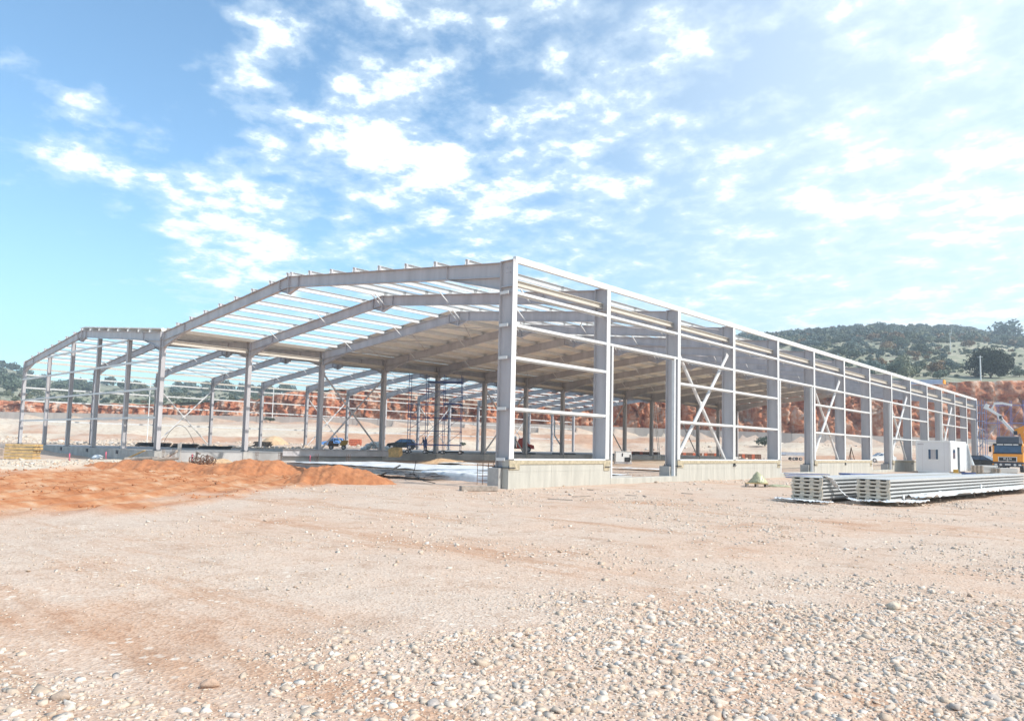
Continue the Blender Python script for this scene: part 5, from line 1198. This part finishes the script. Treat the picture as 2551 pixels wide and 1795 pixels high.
def panel_stack(x, y, rz, w, t, L_, n, where, group):
    z = gz(x, y) + 0.06
    for q in range(5):
        yy = 0.5 + q * (L_ - 1) / 4; b = MB(); b.box((w / 2, yy, 0), (w + 0.1, 0.12, 0.1)); ob = b.build('bearer_block', M_WOODGREY, None, (x, y, z - 0.02)); ob.rotation_euler.z = rz; tag(ob, f'{ordn[q] if q else "nearest"} wood bearer from the near end under the {where}', 'wood bearer', 'bearers under panel stacks')
    for k in range(n):
        dx = 0.012 * ((k * 5) % 3 - 1)
        pn = sandwich_panel(f'{ordn[k] if k < n - 1 else "top"} panel of the {where}', (x + dx, y + 0.02 * ((k * 7) % 3), z + 0.03 + k * (t + 0.005)), rz, w, t, L_, group)
        if k == n - 1:
            b = MB(); b.box((w / 2, L_ / 2, t + 0.012), (w, L_ - 0.01, 0.014)); b.build('cover_sheet', M_SKIN, pn)
panel_stack(10.42, 4.35, R_(-4.3), 0.98, 0.108, 17.0, 6, 'nearest long white panel stack', 'panels of the nearest stack')
panel_stack(8.78, 3.42, R_(-4.3), 0.98, 0.108, 14.0, 6, 'second panel stack, left of the nearest', 'panels of the second stack')
panel_stack(4.75, 53.0, R_(-10), 0.95, 0.10, 3.2, 6, 'small cream stack right of the cabin', 'panels of the small stacks')
panel_stack(5.75, 54.6, R_(-14), 0.95, 0.10, 3.6, 4, 'low small stack before the orange lorry', 'panels of the small stacks')
def strip_sheet(name, label, pts, w, m, seed, amp=0.03):
    """crumpled ribbon along points"""
    P_ = []; n = 14; r = np.random.default_rng(seed); T = np.linspace(0, 1, 60); pts = np.array(pts, float); seg = np.linspace(0, 1, len(pts))
    C_ = np.stack([np.interp(T, seg, pts[:, i]) for i in range(3)], -1); d = np.gradient(C_, axis=0); d /= np.linalg.norm(d, axis=1)[:, None]; sdv = np.cross(d, [0, 0, 1.0]); sdv /= np.maximum(np.linalg.norm(sdv, axis=1), .3)[:, None]
    A = np.linspace(-.5, .5, n); wob = 1 + 0.6 * (fbm(T * 9, T * 0, 3, seed) - 0.5)
    V = C_[:, None] + sdv[:, None] * (A[None, :, None] * w * wob[:, None, None])
    V[..., 2] += amp * 2 * (fbm(T[:, None] * 40 + A[None] * 0, A[None] * 6 + T[:, None] * 3, 3, seed + 1)) + amp * (r.uniform(size=V.shape[:2]))
    ob = link(name, np_mesh(name, V.reshape(-1, 3), grid_faces(60, n), m)); sm3 = ob.modifiers.new('t', 'SOLIDIFY'); sm3.thickness = 0.006
    return tag(ob, label, 'plastic sheet', 'loose plastic sheets')
def along(x, y, rz, w, yy, dx, z): c, s = math.cos(rz), math.sin(rz); return (x + (w + dx) * c - yy * s, y + (w + dx) * s + yy * c, z)
rz = R_(-4.3)
strip_sheet('plastic_sheet', 'long white crumpled plastic sheet on the ground along the nearest stack', [along(10.42, 4.35, rz, 0.98, t, 0.28 + 0.06 * math.sin(t), 0.12 + 0.05) for t in np.linspace(1.2, 16, 9)], 0.62, M_PLASTIC, 3, 0.07)
strip_sheet('plastic_sheet', 'clear plastic sheet lying in front corner of the nearest stack', [along(10.42, 4.35, rz, 0.0, -0.15, 0.3, 0.08), along(10.42, 4.35, rz, 0.98, -0.2, 0.1, 0.10), along(10.42, 4.35, rz, 0.98, 0.7, 0.45, 0.10), along(10.42, 4.35, rz, 0.98, 1.6, 0.35, 0.1)], 0.5, M_PLASTIC, 5, 0.04)
strip_sheet('plastic_sheet', 'twisted clear plastic hanging down from the second stack corner', [along(8.78, 3.42, rz, 0.98, 0.1, 0.02, 0.80), along(8.78, 3.42, rz, 0.98, 0.45, 0.05, 0.72), along(8.78, 3.42, rz, 0.98, 0.75, 0.16, 0.42), along(8.78, 3.42, rz, 0.98, 0.9, 0.45, 0.12), along(8.78, 3.42, rz, 0.98, 0.6, 0.85, 0.08)], 0.22, M_PLASTIC, 7, 0.03)
strip_sheet('plastic_sheet', 'grey plastic sheet edge below the second stack', [along(8.78, 3.42, rz, -0.4, -0.2, 0, 0.06), along(8.78, 3.42, rz, 0.5, -0.3, 0, 0.05), along(8.78, 3.42, rz, 0.98, -0.3, 0.4, 0.04)], 0.35, M_PLASTIC, 9, 0.03)
for q, (yy, zz) in enumerate(((1.1, 0.25), (9.5, 0.40))):
    b = MB(); b.box((0.022, 0, 0), (0.03, 0.14, 0.12)); b.box((0.03, 0, -0.11), (0.02, 0.06, 0.16)); ob = b.build('foam_tag', M_WHITE, None, along(10.42, 4.35, rz, 0.98, yy, 0.0, zz)); ob.rotation_euler.z = rz
    tag(ob, ('white tag on the side of the nearest stack, by its near corner', 'white tag on the side of the nearest stack, farther along')[q], 'tag')
o = empty('roof_sheet_bundle', (-1.5, 65.5, 8.92), 0.0); tag(o, 'pale blue sheet bundle with orange end lying on the roof edge', 'sheet bundle'); o.rotation_euler.y = R_(2)
for k in range(4): b = MB(); b.box((0, 0, 0.05 + k * 0.11), (3.6, 0.9, 0.10)); b.build('sheet', mat('pale_blue_sheet', (0.50, 0.56, 0.72), 0.4), o)
b = MB(); b.box((1.86, 0, 0.22), (0.10, 0.92, 0.40)); b.build('end_cap', M_ORANGE, o)

# ------------------------------------------------------------------ blue tubes, small boxes
r = np.random.default_rng(12)
def tube_pile(label, x, y, rz, L_, n, rad, spread):
    o = empty('tube_pile', (x, y, gz(x, y)), rz); tag(o, label, 'tube pile')
    for i in range(n):
        b = MB(); yy = r.uniform(-spread, spread); zz = 0.05 + 0.09 * (i % 3); t = r.uniform(-.06, .06)
        b.tube((-L_ / 2 + r.uniform(-.3, .2), yy - t * 4, zz), (L_ / 2 + r.uniform(-.3, .2), yy + t * 4, zz), rad, 7); b.build('tube', M_BLUE, o)
tube_pile('loose blue tubes lying on the ground left of the blue bundle', 1.3, 25.2, aR - 0.1, 2.5, 8, 0.03, 0.7)
tube_pile('thick blue tube bundle lying on the ground behind the panel stacks', 2.9, 31.0, aR, 2.9, 26, 0.05, 0.4)
box_thing('yellow_bin', 'small ochre box on the ground right of the cabin', 'box', (4.55, 52.3 - 4, gz(4.6, 48)), (0.36, 0.36, 0.42), mat('ochre_box', (0.62, 0.36, 0.05), 0.6), 0.2)
box_thing('blue_tarp', 'low dark blue bundle on the ground before the small cream stack', 'bundle', (5.2, 49.5, gz(5.2, 49.5)), (1.0, 0.4, 0.16), M_BLUE, 0.3)
# pickup roof behind lorry
o = car('parked_car', 'dark car mostly hidden behind the orange lorry', (2.6, 72.0, gz(2.6, 72)), A_L + math.pi / 2 + 0.6, M_CARBLACK, 4.2)

# ------------------------------------------------------------------ poles
def pole(label, e_, l_, z0, h, r0=0.11, lamp=False, group='white poles'):
    x, y = world_xy(e_, l_); o = empty('lamp_post' if lamp else 'utility_pole', (x, y, z0)); tag(o, label, 'pole', group)
    b = MB(); b.tube((0, 0, -0.5), (0, 0, h), r0, 8, r0 * 0.7); b.build('shaft', M_WHITE if lamp else M_GALV, o)
    b = MB(); b.box((0, 0, h - 0.3), (1.0, 0.08, 0.08)) if not lamp else b.tube((0, 0, h), (0.1, 0, h + 0.25), 0.05, 6)
    b.build('cross_arm' if not lamp else 'cap', M_WHITE, o)
pole('white post before the red rock left of the cross braced columns', 176, -57.6, 7.0, 7.6, 0.10, True); pole('white post before the red rock behind the blue scaffold', 175, -30.0, 7.0, 5.2, 0.10, True)
pole('thin pink and white post beside the middle front column', 88, -43.7, 1.0, 7.6, 0.06, True)
def hz(e_, l_): return float(hill_h(np.array([e_], float), np.array([l_], float))[0])
pole('grey pole standing before the big dark tree', 158, 101.9, hz(158, 101.9), 5.6, 0.16)
pole('small grey pole up among the shrubs of the right hillside', 250, 151.0, hz(250, 151), 6.5, 0.12); pole('thin grey pole far up the right hillside', 330, 200.0, hz(330, 200), 6, 0.12); pole('grey pole standing on the left hillside meadow', 205, -116, hz(205, -116), 6.5, 0.10)

# ------------------------------------------------------------------ vegetation
def crown_mesh(name, seed, lobes, nleaf, leaf, m, shape=(1, 1, 0.75)):
    r = np.random.default_rng(seed); C_ = []; 
    for i in range(lobes):
        d = r.normal(size=3); d /= np.linalg.norm(d); d[2] = abs(d[2]) * 0.9 - 0.15; C_.append((d * np.array(shape) * r.uniform(0.35, 0.72), r.uniform(0.30, 0.52)))
    w = np.array([c[1] ** 2 for c in C_]); w /= w.sum(); which = r.choice(lobes, nleaf, p=w)
    d = r.normal(size=(nleaf, 3)); d /= np.linalg.norm(d, axis=1)[:, None]
    cen = np.array([C_[k][0] for k in which]); rad = np.array([C_[k][1] for k in which])
    P_ = cen + d * (rad * r.uniform(0.55, 1.08, nleaf) ** 0.6)[:, None] * np.array([1, 1, 0.85]); P_[:, 2] += 0.62
    k = P_[:, 2] > 0.05; P_, d = P_[k], d[k]; n = len(P_)
    nrm = d + r.normal(size=(n, 3)) * 0.55; nrm /= np.linalg.norm(nrm, axis=1)[:, None]
    a = np.cross(nrm, r.normal(size=(n, 3))); a /= np.linalg.norm(a, axis=1)[:, None]; b_ = np.cross(nrm, a)
    s = leaf * r.uniform(0.6, 1.3, n)[:, None]
    V = np.stack([P_ - a * s, P_ - b_ * s * 0.6, P_ + a * s, P_ + b_ * s * 0.6], 1).reshape(-1, 3)
    F = np.arange(4 * n).reshape(-1, 4)
    return V, F
def trunk_mesh(seed):
    b = MB(); r = random.Random(seed); b.tube((0, 0, -0.25), (0.02, 0, 0.30), 0.055, 7, 0.04)
    for i in range(4):
        a = r.uniform(0, 6.28); p = (0.3 * math.cos(a), 0.3 * math.sin(a), r.uniform(0.55, 0.8)); b.tube((0.02, 0, 0.25), p, 0.032, 5, 0.012)
    return b.mesh('trunk', M_TRUNK)
KINDS = []
for m, nm in ((F_DARK, 'dark'), (F_BLUE, 'blue'), (F_OLIVE, 'olive'), (F_RUST, 'russet')):
    for v in range(2):
        V, F = crown_mesh('crown', 500 + len(KINDS), 11, 620, 0.105, m); KINDS.append((nm, np_mesh('crown', V, F, m), trunk_mesh(len(KINDS))))
def tree(name, label, x, y, z, s, kind, group, rot, hs=1.0, cat='tree'):
    o = empty(name, (x, y, z - 0.1 * s), rot); tag(o, label, cat, group)
    nm, cm, tm = KINDS[kind]; c = link('crown', cm, o); c.scale = (s, s, s * hs); t = link('trunk', tm, o); t.scale = (s, s, s * hs); return o
rv = np.random.default_rng(19)
LAB = {'dark': 'dark green', 'blue': 'blue green', 'olive': 'pale olive', 'russet': 'russet'}
def plant_area(n, efun, ufun, smin, smax, side, group, probs, seed, clear=None):
    r = np.random.default_rng(seed); k = 0
    while k < n:
        e_ = efun(r); u = ufun(r); l_ = (u - CX) / F_PX * e_
        if clear and clear(e_, u): continue
        x, y = world_xy(e_, l_); s = r.uniform(smin, smax) * (1 + 0.25 * (r.uniform() > 0.85)); kind = int(r.choice(8, p=probs))
        size = 'small' if s < (smin * 2 + smax) / 3 else ('tall' if s > (smin + 2 * smax) / 3 else 'middling')
        zone = 'low on' if e_ < 240 else ('midway on' if e_ < 300 else 'high on')
        if side[0] == 'r': near = 'left of the roof bundle' if u < 2240 else ('above the roof bundle' if u < 2390 else 'around the big dark tree')
        else: near = 'left of the gable corner' if u < 60 else ('behind the left gable' if u < 400 else 'right of the middle front column')
        tree('shrub_tree', f'{size} {LAB[KINDS[kind][0]]} tree {zone} {side}, {near}', x, y, hz(e_, l_), s, kind, group, r.uniform(0, 6.28), r.uniform(0.8, 1.1)); k += 1
PR = [.22, .20, .17, .17, .09, .07, .04, .04]
plant_area(110, lambda r: 215 + 135 * r.uniform() ** 0.7, lambda r: r.uniform(1780, 2600), 1.8, 3.4, 'right hillside', 'trees on the right hillside', PR, 1, clear=lambda e, u: (u > 2360 and e < 310))
plant_area(24, lambda r: r.uniform(162, 205), lambda r: r.uniform(1950, 2400), 1.4, 2.6, 'right hillside', 'trees on the right hillside', PR, 2)
plant_area(18, lambda r: r.uniform(300, 350), lambda r: r.uniform(-60, 640), 2.6, 4.4, 'left hillside', 'trees on the left hillside', [.3, .25, .15, .12, .09, .09, 0, 0], 3)
plant_area(8, lambda r: r.uniform(225, 300), lambda r: r.uniform(100, 900), 1.2, 2.2, 'left hillside', 'trees on the left hillside', [.3, .25, .15, .12, .09, .09, 0, 0], 4)
# distinct ones
def big_tree():
    V, F = crown_mesh('crown', 888, 40, 9500, 0.045, F_DEEP, (0.86, 0.86, 0.78)); me = np_mesh('crown', V, F, F_DEEP)
    e_, l_ = 166.0, 166 * (2472 - CX) / F_PX; x, y = world_xy(e_, l_)
    o = empty('oak_tree', (x, y, hz(e_, l_) - 0.9)); tag(o, 'big round dark evergreen tree behind the grey pole above the red rock', 'tree')
    c = link('crown', me, o); c.scale = (5.4, 5.4, 5.9); t = link('trunk', trunk_mesh(44), o); t.scale = (5.2, 5.2, 5.2)
big_tree()
def single(label, e_, px, s, kind, hs=1.0):
    l_ = e_ * (px - CX) / F_PX; x, y = world_xy(e_, l_); tree('shrub_tree', label, x, y, hz(e_, l_), s, kind, None, px * 1.0, hs)
single('round russet bush left of the big dark tree', 175, 2327, 2.5, 6, 0.95); single('small dark bush left of the round russet bush', 172, 2284, 1.2, 0, 1.1)
single('dark green tree right of the russet bush', 185, 2362, 2.0, 1, 1.0); single('tall blurred dark tree on the skyline at far right', 380, 2520, 9.5, 2, 1.0)
single('dark bush right of the big dark tree', 170, 2546, 2.2, 0, 0.8); single('russet bush high on the right hillside', 270, 2422, 2.8, 7, 0.9)
single('dark tree at left photo edge on the left hillside', 290, 8, 5.6, 0, 1.0); single('big dark tree left of the left gable corner', 262, 28, 4.2, 1, 1.0)
single('small green bush behind the right wall at the low concrete wall', 130, 1905, 1.3, 0, 1.0) if False else None
x, y = world_xy(136, 136 * (1907 - CX) / F_PX); tree('bush', 'small green bush before the grey retaining wall behind the right hall', x, y, gz(x, y), 1.7, 1, None, 1.0, 1.0, 'bush')
x, y = world_xy(168, 168 * (675 - CX) / F_PX); tree('bush', 'low green bush on the grey retaining wall behind the left hall', x, y, gz(x, y) + 0.3, 1.5, 0, None, 1.0, 0.6, 'bush')
x, y = world_xy(140, 140 * (1157 - CX) / F_PX); tree('bush', 'tiny green bush on the bank right of the blue scaffold', x, y, gz(x, y), 0.7, 0, None, 1.0, 0.9, 'bush')
def woods():
    r = np.random.default_rng(66); src = [crown_mesh('w', 600 + i, 8, 150, 0.21, F_DARK) for i in range(5)]; V = []; F = []; MI = []; b = 0
    def addc(e_, u, s, mi):
        nonlocal b
        if s > 1.1 and e_ < 320 and 2370 < u < 2580: return
        l_ = (u - CX) / F_PX * e_; x, y = world_xy(e_, l_); v, f = src[r.integers(0, 5)]; a = r.uniform(0, 6.28); c, s_ = math.cos(a), math.sin(a)
        q = np.stack([v[:, 0] * c - v[:, 1] * s_, v[:, 0] * s_ + v[:, 1] * c, v[:, 2] * r.uniform(.8, 1.1)], -1) * s + np.array([x, y, hz(e_, l_) - 0.1 * s]); V.append(q); F.append(f + b); b += len(v); MI.append(np.full(len(f), mi))
    for i in range(1700): addc(r.uniform(300, 455), r.uniform(1500, 2750), r.uniform(1.7, 3.4), int(r.choice(4, p=[.40, .33, .20, .07])))
    for i in range(90): addc(r.uniform(350, 450), r.uniform(-250, 800), r.uniform(2.6, 4.4), int(r.choice(4, p=[.45, .3, .25, 0])))
    for i in range(1000): addc(r.uniform(168, 310), r.uniform(1700, 2700), r.uniform(0.5, 1.7), int(r.choice(4, p=[.15, .3, .47, .08])))
    for i in range(900): addc(r.uniform(205, 330), r.uniform(-150, 1100), r.uniform(0.4, 1.5), int(r.choice(4, p=[.2, .25, .52, .03])))
    me = np_mesh('distant_woods', np.concatenate(V), np.concatenate(F), [F_DARK, F_BLUE, F_OLIVE, F_RUST], midx=np.concatenate(MI))
    tag(link('distant_woods', me), 'scrub and woodland covering the far hills', kind='stuff')
woods()

# ------------------------------------------------------------------ air
def build_haze():
    b = MB(); b.box((-150, 180, 48), (1500, 1300, 110)); hz_ = b.build('haze', [])
    m = bpy.data.materials.new('haze_air'); m.use_nodes = True; nt = m.node_tree; nt.nodes.clear(); o = nt.nodes.new('ShaderNodeOutputMaterial'); v = nt.nodes.new('ShaderNodeVolumePrincipled')
    v.inputs['Color'].default_value = (0.80, 0.90, 1.0, 1); v.inputs['Density'].default_value = 0.00085; v.inputs['Anisotropy'].default_value = 0.2
    nt.links.new(v.outputs[0], o.inputs['Volume']); hz_.data.materials.append(m); tag(hz_, 'thin bluish haze in the air', kind='stuff')
build_haze()
